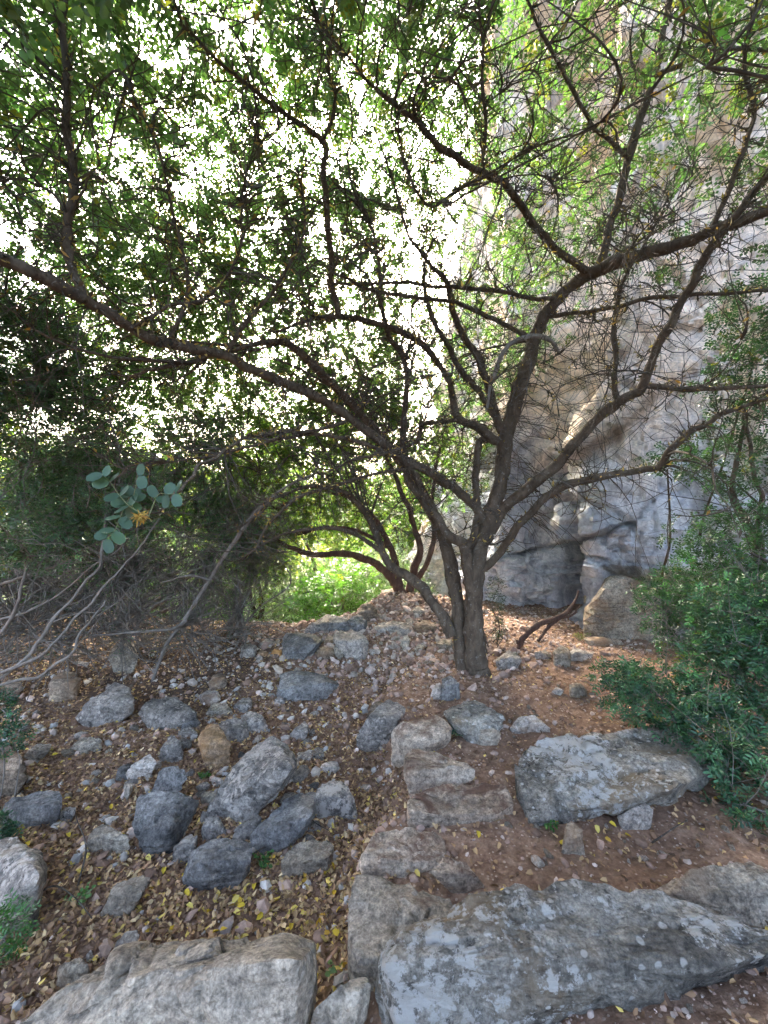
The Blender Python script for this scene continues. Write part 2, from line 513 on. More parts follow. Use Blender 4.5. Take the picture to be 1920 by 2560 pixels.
def ground_mat():
    m, nt, bs = nodes_of("stony_soil")
    tc = N(nt, "ShaderNodeTexCoord"); v = tc.outputs["Object"]
    n1 = noise(nt, v, 1.3, 6, .6, .3)
    n2 = noise(nt, v, 17, 8, .7, .2)
    n3 = noise(nt, v, 70, 5, .7)
    c = ramp(nt, n2, [(.33, (.105, .062, .040)), (.5, (.225, .140, .094)), (.66, (.36, .248, .178))])
    c = mixc(nt, ramp(nt, n1, [(.4, (0, 0, 0)), (.65, (.6, .6, .6))]), c, (.25, .147, .092))
    c = mixc(nt, .6, c, ramp(nt, n3, [(.3, (.5, .5, .5)), (.7, (1.5, 1.45, 1.4))]), 'MULTIPLY')
    # crumbs of stone
    vo = N(nt, "ShaderNodeTexVoronoi", None, Vector=v, Scale=55.0)
    vc = N(nt, "ShaderNodeSeparateColor", None, _0=vo.outputs["Color"])
    pick = N(nt, "ShaderNodeMath", {"operation": 'GREATER_THAN'}, _0=vc.outputs[0], _1=0.78)
    near = N(nt, "ShaderNodeMath", {"operation": 'LESS_THAN'}, _0=vo.outputs["Distance"], _1=0.33)
    both = N(nt, "ShaderNodeMath", {"operation": 'MULTIPLY'}, _0=pick.outputs[0], _1=near.outputs[0])
    c = mixc(nt, both.outputs[0], c, (.42, .31, .235))
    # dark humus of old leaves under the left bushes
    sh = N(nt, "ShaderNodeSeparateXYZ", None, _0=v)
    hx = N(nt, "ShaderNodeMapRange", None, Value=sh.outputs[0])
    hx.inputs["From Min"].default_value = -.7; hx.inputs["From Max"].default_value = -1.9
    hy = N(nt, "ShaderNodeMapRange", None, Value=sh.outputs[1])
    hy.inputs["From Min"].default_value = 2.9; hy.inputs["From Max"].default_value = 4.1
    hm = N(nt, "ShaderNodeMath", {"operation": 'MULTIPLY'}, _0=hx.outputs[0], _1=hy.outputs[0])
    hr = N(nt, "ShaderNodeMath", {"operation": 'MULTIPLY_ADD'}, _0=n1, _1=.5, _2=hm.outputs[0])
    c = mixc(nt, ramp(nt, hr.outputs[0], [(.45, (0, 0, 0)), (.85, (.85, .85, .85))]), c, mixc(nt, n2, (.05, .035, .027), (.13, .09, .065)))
    # far slope: green cover
    sx = N(nt, "ShaderNodeSeparateXYZ", None, _0=v)
    far = N(nt, "ShaderNodeMapRange", None, Value=sx.outputs[1])
    far.inputs["From Min"].default_value = 8; far.inputs["From Max"].default_value = 11
    n5 = noise(nt, v, .8, 6, .6)
    c = mixc(nt, far.outputs[0], c, ramp(nt, n5, [(.35, (.035, .055, .02)), (.6, (.09, .11, .05)), (.8, (.2, .17, .11))]))
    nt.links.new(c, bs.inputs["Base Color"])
    bs.inputs["Roughness"].default_value = .95
    bs.inputs["Specular IOR Level"].default_value = .12
    b1 = N(nt, "ShaderNodeBump", None, Height=n2, Strength=.8, Distance=.03)
    b2 = N(nt, "ShaderNodeBump", None, Height=n3, Strength=.7, Distance=.008, Normal=b1.outputs[0])
    b3 = N(nt, "ShaderNodeBump", None, Height=both.outputs[0], Strength=.5, Distance=.006, Normal=b2.outputs[0])
    nt.links.new(b3.outputs[0], bs.inputs["Normal"])
    return m
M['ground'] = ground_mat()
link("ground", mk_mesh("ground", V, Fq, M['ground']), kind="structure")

# ------------------------------------------------------------------ cliff
plan = catmull([(7.5, -4), (7.2, -2.5), (6.9, -1), (6.6, .2), (5.4, 2.2), (4.5, 3.7), (3.55, 4.75), (2.85, 5.15), (2.66, 5.55), (3.05, 6.35), (2.9, 6.75), (2.35, 6.72), (1.95, 6.75), (1.72, 7.3), (1.62, 8.6), (1.05, 10.2), (1.35, 13), (2.4, 18), (6, 30)], 40)  # first points: unseen stretch behind the camera, extended to block light
seg = np.r_[0, np.cumsum(np.linalg.norm(np.diff(plan, axis=0), axis=1))]
# denser sampling on the part in view
k0 = seg[3 * 40]
dens = np.interp(seg, [0, k0, k0 + 3, k0 + 5, k0 + 9.5, k0 + 14, seg[-1]], [2, 8, 14, 29, 29, 11, 2.5])
cum = np.r_[0, np.cumsum((dens[1:] + dens[:-1]) / 2 * np.diff(seg))]
ns = int(cum[-1])
ss = np.interp(np.linspace(0, cum[-1], ns), cum, seg)
PX = np.interp(ss, seg, plan[:, 0]); PY = np.interp(ss, seg, plan[:, 1])
tx, ty = np.gradient(PX), np.gradient(PY)
ln = np.hypot(tx, ty)
nx, ny = -ty / ln, tx / ln               # the side that faces the path
# smooth the normals so that the fissure does not fold
kk = np.hanning(25); kk /= kk.sum()
nx = np.convolve(np.pad(nx, 12, 'edge'), kk, 'valid'); ny = np.convolve(np.pad(ny, 12, 'edge'), kk, 'valid')
if nx[ns // 2] > 0: nx, ny = -nx, -ny
zz = np.concatenate([np.linspace(-.6, 3.6, 140, endpoint=False), 3.6 + np.cumsum(np.linspace(.03, .29, 140))])
S, Z = np.meshgrid(ss, zz)
bx, by = np.broadcast_to(PX, S.shape), np.broadcast_to(PY, S.shape)
NX, NY = np.broadcast_to(nx, S.shape), np.broadcast_to(ny, S.shape)
def Ff(pts): return np.array([(1300 + a * .3737, 1000 + b * .3737) for a, b in pts])
P = np.stack([bx.ravel(), by.ravel(), Z.ravel()], axis=1)
Nn = np.stack([NX.ravel(), NY.ravel(), np.zeros(S.size)], axis=1)
Zr = Z.ravel()
lean = .13 * np.maximum(Zr, 0) + .10 * np.maximum(Zr - .7, 0) * sstep(2.0, 3.2, 8.6 - (S.ravel() - k0)) * 1.0
P = P - Nn * lean[:, None]
uv = to_px(np.where(P[:, 1:2] > .5, P, [[0, 1, 0]]))
def seg_d(uv, line):
    """signed distance (px, + above the line) and closeness along it"""
    best = np.full(len(uv), 1e9); sign = np.zeros(len(uv))
    for a, b in zip(line[:-1], line[1:]):
        ab = b - a; t = np.clip(((uv - a) @ ab) / (ab @ ab), 0, 1)
        q = a + t[:, None] * ab
        d = np.linalg.norm(uv - q, axis=1)
        cr = ab[0] * (uv[:, 1] - a[1]) - ab[1] * (uv[:, 0] - a[0])
        m = d < best
        best = np.where(m, d, best); sign = np.where(m, -np.sign(cr), sign)
    return best, sign
disp = fbm(P * np.array([.7, .7, .55]), 4, 41) * .30
disp += fbm(P * np.array([2.6, 2.6, 1.3]), 4, 43) * .10
disp += (ridged(P * np.array([3.3, 3.3, 1.0]), 3, 47)) * .035
# tilted bedding, strongest low on the left bulge
zt = P[:, 2] * 1.0 + P[:, 0] * .12
bed = ridged(np.stack([P[:, 0] * .8, P[:, 1] * .8, zt * 8.5], axis=1) + fbm(P * 1.5, 2, 5)[:, None] * .5, 2, 53)
lowbulge = sstep(1.15, .45, P[:, 2]) * sstep(1500, 1420, uv[:, 0]) * sstep(1150, 1230, uv[:, 0])
disp += bed * (.016 + .07 * lowbulge)
disp += .22 * lowbulge * sstep(.0, .4, P[:, 2])
f1, f2, cell = worley(P * np.array([1.5, 1.5, 1.15]) + fbm(P * 2, 2, 63)[:, None] * .25, 64)
disp += (cell - .5) * .24 - .09 * np.exp(-((f2 - f1) / .05) ** 2) * (cell > .35)
f1, f2, cell = worley(P * np.array([4.2, 4.2, 3.0]) + fbm(P * 5, 2, 65)[:, None] * .3, 66)
disp += (cell - .5) * .09
disp += ridged(P * 7, 3, 61) * .016
P = P + Nn * disp[:, None]
P[:, 2] += fbm(P * 1.2, 2, 67) * .05
uv = to_px(np.where(P[:, 1:2] > .5, P, [[0, 1, 0]]))
wob = fbm(P * 2.2, 3, 77)[:, None] * 7
uvw = uv + np.hstack([wob, -wob])
disp = np.zeros(len(P))
# cracks
for line, wpx, dep in ((Ff([(330, 960), (420, 925), (540, 895), (640, 850), (760, 818)]), 6, .30),
                       (Ff([(-160, 1060), (-60, 1040), (60, 1015), (180, 990), (280, 965)]), 6, .20),
                       (Ff([(310, 680), (318, 800), (322, 900), (350, 980), (360, 1080), (330, 1200), (355, 1330)]), 19, .60),
                       (Ff([(590, 1000), (570, 900), (600, 880)]), 5, .14),
                       (Ff([(590, 1160), (560, 1300), (580, 1450)]), 5, .05)):
    d, sg = seg_d(uvw, line)
    disp -= dep * np.exp(-(d / wpx) ** 4)
bl = P[:, 2] * .85 + P[:, 0] * .35 + fbm(P * .8, 3, 71) * .35
fr = np.abs((bl * .9) % 1 - .5)
disp -= .10 * np.exp(-(fr / .022) ** 2) * sstep(-.1, .2, fbm(P * 1.1, 2, 73))
disp += .06 * ((bl * .9) % 1 - .5)
# diagonal overhang: the rock above the line stands proud of the rock below it
d, sg = seg_d(uvw, Ff([(440, 360), (520, 330), (640, 240), (740, 160), (880, 20), (1050, -110)]))
disp += .15 * np.exp(-(d / 120) ** 2) * np.where(sg > 0, 1, 0) * sstep(0, 9, d)
# ledge on the buttress
d, sg = seg_d(uvw, Ff([(560, 1085), (700, 1075), (850, 1110), (1000, 1100)]))
disp += .12 * np.exp(-(d / 40) ** 2) * np.where(sg < 0, 1, 0)
P = P + Nn * disp[:, None]
idx = np.arange(len(P)).reshape(S.shape)
Fq = np.stack([idx[:-1, :-1], idx[1:, :-1], idx[1:, 1:], idx[:-1, 1:]], axis=-1).reshape(-1, 4)
# cliff tint: blue-grey low down, ochre stains; cream higher and to the left holds painted light
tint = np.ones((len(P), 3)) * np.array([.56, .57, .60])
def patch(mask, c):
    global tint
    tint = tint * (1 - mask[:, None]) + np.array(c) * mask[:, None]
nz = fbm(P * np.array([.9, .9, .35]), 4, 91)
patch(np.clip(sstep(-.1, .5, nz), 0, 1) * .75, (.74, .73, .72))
patch(sstep(2.2, 3.8, P[:, 2] + nz * .8) * .95, (.86, .70, .54))  # cream upper rock, with warm light painted into its tint
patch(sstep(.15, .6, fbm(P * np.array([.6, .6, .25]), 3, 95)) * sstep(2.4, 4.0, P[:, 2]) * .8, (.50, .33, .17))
patch(sstep(8.2, 9.6, P[:, 1]) * .8, (.86, .77, .66))  # far face: warm bright light painted into the tint
patch(sstep(.1, .5, fbm(P * .8, 3, 99)) * sstep(8.2, 9.6, P[:, 1]) * .7, (.55, .38, .22))
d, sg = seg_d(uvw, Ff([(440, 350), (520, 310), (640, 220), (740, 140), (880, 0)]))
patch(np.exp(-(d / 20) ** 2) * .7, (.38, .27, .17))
low = sstep(1500, 1540, uv[:, 0]) * sstep(1.05, .8, P[:, 2])
patch(low * .9, (.30, .265, .20))
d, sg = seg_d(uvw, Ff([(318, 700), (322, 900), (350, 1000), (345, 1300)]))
patch(np.exp(-(d / 16) ** 2) * .8, (.075, .075, .085))  # shade inside the fissure, painted black into the tint
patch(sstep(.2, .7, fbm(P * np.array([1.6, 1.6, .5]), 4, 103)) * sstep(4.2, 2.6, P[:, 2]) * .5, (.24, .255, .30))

def cliff_mat():
    m, nt, bs = nodes_of("cliff_limestone")
    tc = N(nt, "ShaderNodeTexCoord"); v = tc.outputs["Object"]
    at_ = N(nt, "ShaderNodeAttribute", {"attribute_name": "tint"})
    mp = N(nt, "ShaderNodeMapping", None, Vector=v)
    mp.inputs["Scale"].default_value = (1, 1, .55)
    mp.inputs["Rotation"].default_value = (.1, .25, 0)
    n1 = noise(nt, mp.outputs[0], 6, 9, .68, .6)
    c = mixc(nt, .9, at_.outputs["Color"], ramp(nt, n1, [(.34, (.58, .61, .67)), (.5, (.97, .97, .98)), (.66, (1.36, 1.34, 1.31))]), 'MULTIPLY')
    n2 = noise(nt, v, 26, 7, .72, .3)
    c = mixc(nt, .7, c, ramp(nt, n2, [(.36, (.68, .68, .69)), (.64, (1.28, 1.28, 1.28))]), 'MULTIPLY')
    nt.links.new(c, bs.inputs["Base Color"])
    bs.inputs["Roughness"].default_value = .85
    bs.inputs["Specular IOR Level"].default_value = .25
    mb = N(nt, "ShaderNodeMapping", None, Vector=v)
    mb.inputs["Scale"].default_value = (1, 1, 2.6); mb.inputs["Rotation"].default_value = (.15, -.5, 0)
    n3 = noise(nt, mb.outputs[0], 5, 8, .7, .4)
    b1 = N(nt, "ShaderNodeBump", None, Height=n3, Strength=.9, Distance=.14)
    b2 = N(nt, "ShaderNodeBump", None, Height=n1, Strength=.7, Distance=.08, Normal=b1.outputs[0])
    b3 = N(nt, "ShaderNodeBump", None, Height=n2, Strength=.7, Distance=.02, Normal=b2.outputs[0])
    nt.links.new(b3.outputs[0], bs.inputs["Normal"])
    return m
M['cliff'] = cliff_mat()
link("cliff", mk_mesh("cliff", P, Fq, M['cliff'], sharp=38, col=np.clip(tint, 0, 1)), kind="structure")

# ------------------------------------------------------------------ rocks
CROP = {'A': (0, 1280, .5787), 'B': (960, 1280, .5787), 'C': (0, 1820, .5787), 'D': (860, 1820, .639), 'E': (560, 1250, .3617), 'F': (1300, 1000, .3737)}
def crop(tag, pts):
    ox, oy, s = CROP[tag]
    return np.array([(ox + a * s, oy + b * s) for a, b in pts], float)

def hull_planes(P, extra, seed):
    bm = bmesh.new()
    vs = [bm.verts.new(p) for p in P]
    r = bmesh.ops.convex_hull(bm, input=vs)
    junk = list({e for e in r["geom_interior"] if isinstance(e, bmesh.types.BMVert)} | {e for e in r["geom_unused"] if isinstance(e, bmesh.types.BMVert)})
    if junk: bmesh.ops.delete(bm, geom=junk, context='VERTS')
    bm.normal_update()
    out = []
    for f in bm.faces:
        n = np.array(f.normal[:]); d = float(n @ np.array(f.verts[0].co[:]))
        if f.calc_area() < 1e-5: continue
        if d < 0: n, d = -n, -d
        if d > 1e-3 and not any(n @ m > .992 for m, _ in out): out.append((n, d))
    Q = np.array([v.co[:] for v in bm.verts])
    bm.free()
    for ax in range(3):
        for sg in (-1, 1):
            m = np.zeros(3); m[ax] = sg
            if not any(m @ q > .992 for q, _d in out): out.append((m, float((Q @ m).max())))
    r2 = np.random.default_rng(seed)
    for _ in range(extra):
        n = unit(r2.normal(size=3))
        out.append((n, float((Q @ n).max()) * (r2.uniform(.85, .96) if n[2] > -.3 else r2.uniform(.92, .99))))
    return np.array([a for a, _ in out]), np.array([b for _, b in out])

def rock_mesh(name, P, mat, res=4, seed=0, extra=10, rough=1.0, p=260, cuts=True):
    """angular stone inside the hull of P (world points)"""
    lo, hi = P.min(0), P.max(0)
    c = (lo + hi) / 2
    half = np.maximum((hi - lo) / 2, .004)
    Q = (P - c) / half
    n, d = hull_planes(Q, extra, seed)
    D, F = ico(res)
    D = unit(D + .05 * np.stack([fbm(D * 2 + seed, 2, seed + 1), fbm(D * 2 + seed, 2, seed + 2), fbm(D * 2 + seed, 2, seed + 3)], axis=1))
    k = np.maximum(D @ n.T, 0) / d
    mx = k.max(1, keepdims=True)
    r = 1 / (mx[:, 0] * (((k / mx) ** p).sum(1)) ** (1 / p))
    V = D * r[:, None] * 1.015
    W = V * half
    size = float(np.sort(half)[1]) * 2
    nn = unit(V / half)
    f = 1 / max(size, .02)
    wp = W + c
    disp = fbm(wp * f * 1.7 + seed, 3, seed) * .022 * size
    disp += np.abs(fbm(wp * f * 3.1 + seed, 2, seed + 3)) * .022 * size
    bedv = wp @ unit(np.random.default_rng(seed + 9).normal(size=3) + np.array([0, 0, .8]))
    disp += ridged(np.stack([wp[:, 0] * f * 1.2, wp[:, 1] * f * 1.2, bedv * f * 7], axis=1), 2, seed + 11) * .016 * size
    disp -= np.maximum(ridged(wp * f * 2.6, 2, seed + 17) - 1.1, 0) * .07 * size
    f1, f2, cell = worley(wp * f * 2.3 + fbm(wp * f * 3, 2, seed)[:, None] * .3, seed + 5)
    disp += (cell - .5) * .075 * size - .03 * size * np.exp(-((f2 - f1) / .07) ** 2) * (cell > .5)
    if res > 3:
        f1, f2, cell = worley(wp * f * 6 + fbm(wp * f * 6, 2, seed)[:, None] * .3, seed + 6)
        disp += (cell - .5) * .026 * size
    disp += fbm(wp * f * 8, 3, seed + 23) * .012 * size
    W = W + nn * (disp * rough)[:, None]
    base = np.array([c[0], c[1], lo[2]])
    return mk_mesh(name, W + c - base, F, mat, sharp=32), base

def rock_px(tag, outline, ridge=None, res=4, mat='grey', label=None, group=None, name="boulder", cat="rock", seed=0, lift=0.0, extra=4, rough=1.0, deep=1.0, d0=None, sink=.05, rz=None):
    O = crop(tag, outline)
    xmin, ymin = O.min(0); xmax, ymax = O.max(0)
    H = ymax - ymin
    xb = O[O[:, 1] > ymax - .2 * H][:, 0].mean()
    if d0 is None:
        d0 = gp(xb, ymax - lift)[1]
    W = (xmax - xmin) / F_PX * d0
    zg = float(height0(np.array([(xb - 960) / F_PX * d0]), np.array([d0]))[0])
    yr = ymin + .42 * H if ridge is None else crop(tag, ridge)[:, 1].mean()
    zr = CAMZ - (yr - 1280) / F_PX * (d0 + .04 * W)
    if rz is not None: zr = rz
    def inside(q):
        u_ = to_px(q[None])[0]; c = False
        for (x1, y1), (x2, y2) in zip(O, np.roll(O, -1, axis=0)):
            if (y1 > u_[1]) != (y2 > u_[1]) and u_[0] < (x2 - x1) * (u_[1] - y1) / (y2 - y1) + x1: c = not c
        return c
    cen = O.mean(0)
    pts = []
    for x, y in O:
        if y <= yr + .12 * H:
            d = (CAMZ - zr) / max((y - 1280) / F_PX, .02)
            d = np.clip(d, d0 + .12 * W, d0 + deep * W)
        else:
            t = (y - yr) / max(ymax - yr, 1)
            d = d0 + (1 - t) * .25 * W * deep
        a = at(x, y, d)
        pts.append(a)
        if y <= yr + .12 * H:
            for t in (0.0, .25, .5, .7):
                e = at(x + (cen[0] - x) * t, y, d)
                q = np.array([e[0], e[1] - .02 * W, min(zg, e[2]) - sink])
                if inside(q): pts.append(q); break
        else:
            if y > ymax - .3 * H: pts.append(np.array([a[0], a[1] + .03 * W, min(a[2], zg) - sink]))
    if ridge is None:
        for t in (.2, .5, .8):
            pts.append(at(xmin + t * (xmax - xmin), yr + .05 * H, d0 + .06 * W))
    else:
        for x, y in crop(tag, ridge):
            pts.append(at(x, y, d0 + .03 * W))
    r3 = np.random.default_rng(seed + 77)
    for _k in range(5):                      # uneven bosses that break the face into facets
        wts = r3.dirichlet(np.full(len(O), .35))
        x, y = wts @ O
        if y < yr: d = np.clip((CAMZ - zr * r3.uniform(.98, 1.05)) / max((y - 1280) / F_PX, .02), d0 + .1 * W, d0 + deep * W)
        else: d = d0 + W * r3.uniform(.0, .10)
        pts.append(at(x, y, d))
    me, base = rock_mesh(name, np.array(pts), M[mat], res, seed, extra, rough)
    return link(name, me, loc=base, label=label, cat=cat, group=group)

ROCKS = [
 # foreground
 ('C', [(-60,1420),(40,1270),(120,1215),(230,1120),(400,1085),(590,990),(790,1000),(1040,958),(1230,885),(1290,912),(1340,935),(1360,1200),(1250,1420)], [(1285,975),(1165,1190),(1110,1300),(700,1400),(0,1410)], 6, 'smooth', "large flat tan-grey slab in the bottom left corner", dict(deep=.8, d0=1.12)),
 ('D', [(55,600),(190,585),(310,620),(440,680),(420,800),(330,980),(150,1010),(30,980),(20,800),(25,690)], [(60,900),(330,900)], 5, 'smooth', "smooth grey-tan flat-topped block standing beside the leaf-filled gully", dict(deep=.9)),
 ('D', [(145,900),(200,830),(300,740),(440,680),(560,665),(740,630),(900,615),(1050,620),(1150,640),(1300,670),(1450,730),(1600,780),(1760,820),(1760,920),(1500,940),(1200,990),(900,1080),(700,1180),(250,1230),(190,1130),(140,950)], [(165,930),(400,900),(700,905),(1000,915),(1300,895),(1650,880)], 6, 'lichen', "huge lichen-spotted boulder at the bottom right edge of the photo", dict(deep=.7, d0=1.10)),
 ('D', [(1190,640),(1350,570),(1500,540),(1580,520),(1640,560),(1760,620),(1760,800),(1600,800),(1450,740),(1300,690)], None, 5, 'tan', "rounded tan rock behind the huge lichen-spotted boulder, at the right edge", {}),
 ('D', [(675,105),(700,85),(760,65),(860,85),(1040,40),(1130,40),(1300,10),(1400,60),(1430,110),(1420,190),(1280,270),(1050,300),(800,345),(740,350),(700,310),(690,210)], [(735,325),(900,310),(1050,285),(1280,250)], 6, 'lichen', "broad whitish lichened slab tilted above the red soil, under the green bush", dict(lift=-20, deep=.8)),
 ('D', [(850,490),(865,380),(890,360),(930,400),(945,490),(900,497)], None, 4, 'tan', "small upright wedge stone propped under the whitish slab", {}),
 ('D', [(1065,345),(1120,320),(1180,295),(1210,320),(1190,380),(1100,385)], None, 4, 'pale', "squat pale stone tucked under the right half of the whitish slab", {}),
 ('D', [(65,500),(120,420),(200,400),(350,410),(390,440),(400,520),(260,590),(100,585),(62,550)], [(80,530),(200,560)], 5, 'step', "rounded brown step stone just above the smooth grey block", {}),
 ('D', [(330,560),(400,500),(460,520),(500,600),(560,630),(480,660),(380,600)], None, 4, 'step', "low flat stone sunk in soil right of the rounded step stone", {}),
 ('D', [(250,290),(300,250),(380,235),(540,215),(620,225),(660,290),(640,385),(560,385),(330,405),(255,395)], [(260,330),(330,345),(600,340)], 5, 'step', "wide flat trodden step stone dusted with soil, lower of the pair", {}),
 ('D', [(240,110),(280,85),(380,105),(440,140),(520,160),(510,200),(400,230),(330,250),(260,255),(240,190)], [(250,170),(330,205)], 5, 'step', "trodden step stone with a shadowed left end, upper of the pair", {}),
 ('B', [(25,940),(130,900),(250,890),(300,930),(280,1000),(160,1030),(90,1090),(40,1060)], None, 5, 'step', "flat step stone directly below the white-speckled angular rock", {}),
 ('A', [(1540,970),(1600,870),(1680,810),(1760,840),(1720,900),(1690,1000),(1620,1010)], None, 5, 'grey', "sharp-edged grey rock at the top of the stone steps", {}),
 ('A', [(1580,880),(1620,820),(1690,800),(1710,840),(1640,880)], None, 4, 'brown', "dark brownish rock leaning behind the top of the stone steps", {}),
 ('B', [(245,860),(300,830),(390,815),(440,850),(520,880),(510,930),(400,970),(390,1000),(290,910)], [(300,900),(390,960)], 5, 'lichen', "white-speckled angular rock in the middle of the path edge", {}),
 ('B', [(400,915),(470,905),(505,960),(480,1010),(400,1010)], None, 4, 'tan', "blunt tan stone against the right of the white-speckled angular rock", {}),
 ('B', [(545,930),(580,890),(650,880),(720,935),(640,950),(560,950)], None, 4, 'pale', "low pale stone half sunk in the red path", {}),
 ('B', [(480,640),(530,600),(570,600),(597,640),(560,672),(490,682)], None, 4, 'grey', "light grey rock right beside the forked trunk", {}),
 ('B', [(200,790),(225,740),(245,735),(250,790),(235,805)], None, 4, 'pale', "small white rock below the foot of the forked trunk", {}),
 ('B', [(245,800),(250,720),(290,705),(325,740),(325,780),(270,810)], None, 4, 'dark', "dark grey split rock below the foot of the forked trunk", {}),
 ('B', [(785,605),(840,588),(905,612),(890,640),(800,645)], None, 4, 'pale', "whitish oval stone on the path before the cliff", {}),
 ('B', [(730,600),(770,570),(800,590),(800,650),(735,662)], None, 4, 'tan', "tan stone just left of the whitish oval stone", {}),
 ('B', [(650,610),(690,595),(728,620),(700,642),(655,637)], None, 4, 'grey', "greenish grey stone third left of the path before the cliff", {}),
 ('B', [(800,745),(850,738),(880,780),(830,797),(805,790)], None, 4, 'tan', "angular tan stone lying alone on the red path", {}),
 ('B', [(718,785),(750,752),(775,770),(755,792)], None, 3, 'pale', "small pointed pale stone left of the angular tan stone", {}),
 ('B', [(860,545),(900,538),(1020,550),(1035,570),(900,578)], None, 4, 'tan', "long flat tan slab lying at the foot of the cliff buttress", {}),
 ('B', [(1075,565),(1150,540),(1200,558),(1100,578)], None, 4, 'tan', "flat brown stone right of the slab at the cliff foot", {}),
 # gully
 ('C', [(910,350),(950,270),(1030,160),(1080,80),(1170,45),(1230,80),(1280,140),(1270,190),(1160,320),(1020,430),(975,420),(915,380)], [(1010,428),(1120,300),(1265,170)], 5, 'grey', "long blue-grey slab tilted upright among the gully rocks", dict(deep=.8)),
 ('C', [(580,380),(592,290),(640,285),(740,262),(790,268),(860,320),(830,370),(750,430),(740,510),(630,560),(590,440)], [(640,500),(730,440)], 5, 'dark', "tall dark grey pointed rock split by a crack near its top", dict(deep=.7)),
 ('C', [(600,283),(650,210),(690,175),(780,195),(822,240),(740,258),(640,300)], None, 4, 'dark', "dark cap piece resting on the cracked pointed rock", dict(d0=2.3)),
 ('C', [(790,650),(830,540),(900,485),(980,480),(1090,490),(1075,620),(1000,670),(900,690),(830,700)], [(830,600),(1000,570),(1080,580)], 5, 'dark', "dark grey squarish rock at the near end of the gully rocks", {}),
 ('C', [(1085,530),(1090,450),(1180,360),(1280,290),(1365,270),(1350,390),(1250,470),(1200,530)], [(1110,500),(1220,480),(1340,380)], 5, 'dark', "wedge-shaped dark rock below the tilted blue-grey slab", {}),
 ('C', [(1000,490),(1020,430),(1110,368),(1135,380),(1095,450),(1085,495)], None, 4, 'grey', "narrow bluish rock between tilted slab and dark squarish rock", {}),
 ('C', [(1350,300),(1400,240),(1440,260),(1480,225),(1500,260),(1545,350),(1540,390),(1370,392)], None, 5, 'grey', "grey rock with a notched twin-peaked top at the gully centre", {}),
 ('C', [(1210,580),(1250,530),(1300,490),(1430,490),(1442,520),(1420,620),(1220,640)], [(1230,590),(1420,560)], 5, 'tan', "squared brownish rock buried to its sides in dry leaves", {}),
 ('C', [(743,520),(830,455),(858,470),(845,530),(780,583),(743,580)], None, 4, 'grey', "pale grey wedge stone right of the cracked pointed rock", {}),
 ('C', [(868,430),(890,390),(940,380),(977,440),(960,483),(880,483)], None, 4, 'grey', "rounded grey stone below the lower end of the tilted slab", {}),
 ('C', [(825,380),(870,348),(912,360),(900,400),(850,432)], None, 4, 'grey', "small blue-grey stone between the cracked rock and tilted slab", {}),
 ('C', [(373,490),(400,430),(450,415),(560,470),(562,520),(490,560),(380,525)], None, 5, 'tan', "blocky tan-and-grey rock left of the cracked pointed rock", {}),
 ('C', [(10,350),(60,300),(160,280),(220,262),(260,280),(272,330),(210,410),(120,425),(20,440)], None, 5, 'dark', "rounded dark boulder with pale top near the left edge", {}),
 ('C', [(-100,500),(60,480),(120,500),(180,560),(197,620),(150,740),(140,800),(0,910),(-100,920)], [(-60,800),(60,740),(170,640)], 5, 'grey', "big pale grey layered boulder cut by the left edge", {}),
 ('C', [(-80,60),(50,60),(110,150),(125,220),(60,280),(0,300),(-80,300)], None, 5, 'brown', "brownish boulder behind leaves at the left edge", {}),
 ('A', [(858,960),(900,920),(940,910),(1000,1000),(990,1050),(930,1102),(900,1080),(862,1005)], None, 5, 'orange', "rust-orange faced rock in the middle of the gully rocks", {}),
 ('A', [(890,930),(1000,885),(1060,900),(1078,960),(1040,1012),(1000,1010),(940,990)], None, 5, 'grey', "rounded grey rock leaning on the rust-orange rock", {}),
 ('A', [(328,890),(380,820),(500,740),(560,760),(587,820),(580,860),(450,922),(360,915)], None, 5, 'grey', "large rounded grey boulder below the bare left bush", {}),
 ('A', [(598,870),(650,810),(750,790),(830,840),(857,880),(820,922),(680,962),(660,905)], None, 5, 'grey', "broad low grey rock with a rough sloping top", {}),
 ('A', [(858,790),(890,770),(940,768),(957,810),(900,842),(868,820)], None, 4, 'pale', "small pale block at the foot of the leaning dead pole", {}),
 ('A', [(888,870),(920,830),(980,825),(1007,870),(960,897),(900,892)], None, 4, 'tan', "rounded beige stone above the rust-orange rock", {}),
 ('A', [(1008,840),(1050,800),(1092,800),(1087,850),(1040,872)], None, 4, 'grey', "grey angular stone right of the rounded beige stone", {}),
 ('A', [(1038,880),(1080,860),(1130,870),(1162,940),(1120,967),(1075,950)], None, 4, 'grey', "pale grey rounded stone behind the tilted blue-grey slab", {}),
 ('A', [(472,640),(490,575),(530,555),(580,580),(597,640),(560,702),(500,692)], None, 5, 'tan', "upright greenish-tan rock in the shade under the left bush", dict(deep=.6)),
 ('A', [(203,800),(210,740),(260,690),(330,690),(352,720),(320,790),(240,817)], None, 4, 'brown', "brownish rock at the foot of the left bush stems", {}),
 ('A', [(20,805),(28,730),(80,715),(107,760),(60,805)], None, 4, 'brown', "small dark stone at the left edge under bush stems", {}),
 ('A', [(1193,790),(1215,700),(1260,685),(1330,690),(1430,715),(1472,750),(1380,790),(1300,817),(1230,822)], [(1210,770),(1300,760),(1430,740)], 5, 'dark', "long wedge-shaped slate-grey rock alone in the clearing", {}),
 ('A', [(1183,805),(1210,788),(1237,810),(1220,837),(1190,837)], None, 3, 'grey', "small stone touching the left end of the slate-grey rock", {}),
 ('A', [(900,745),(920,705),(970,695),(982,740),(940,777),(910,772)], None, 4, 'brown', "dim brown-grey stone in the litter below the thin shrub", {}),
 ('A', [(298,1025),(350,970),(440,980),(442,1020),(350,1050)], None, 4, 'tan', "flat-topped beige stone alone in the left leaf litter", {}),
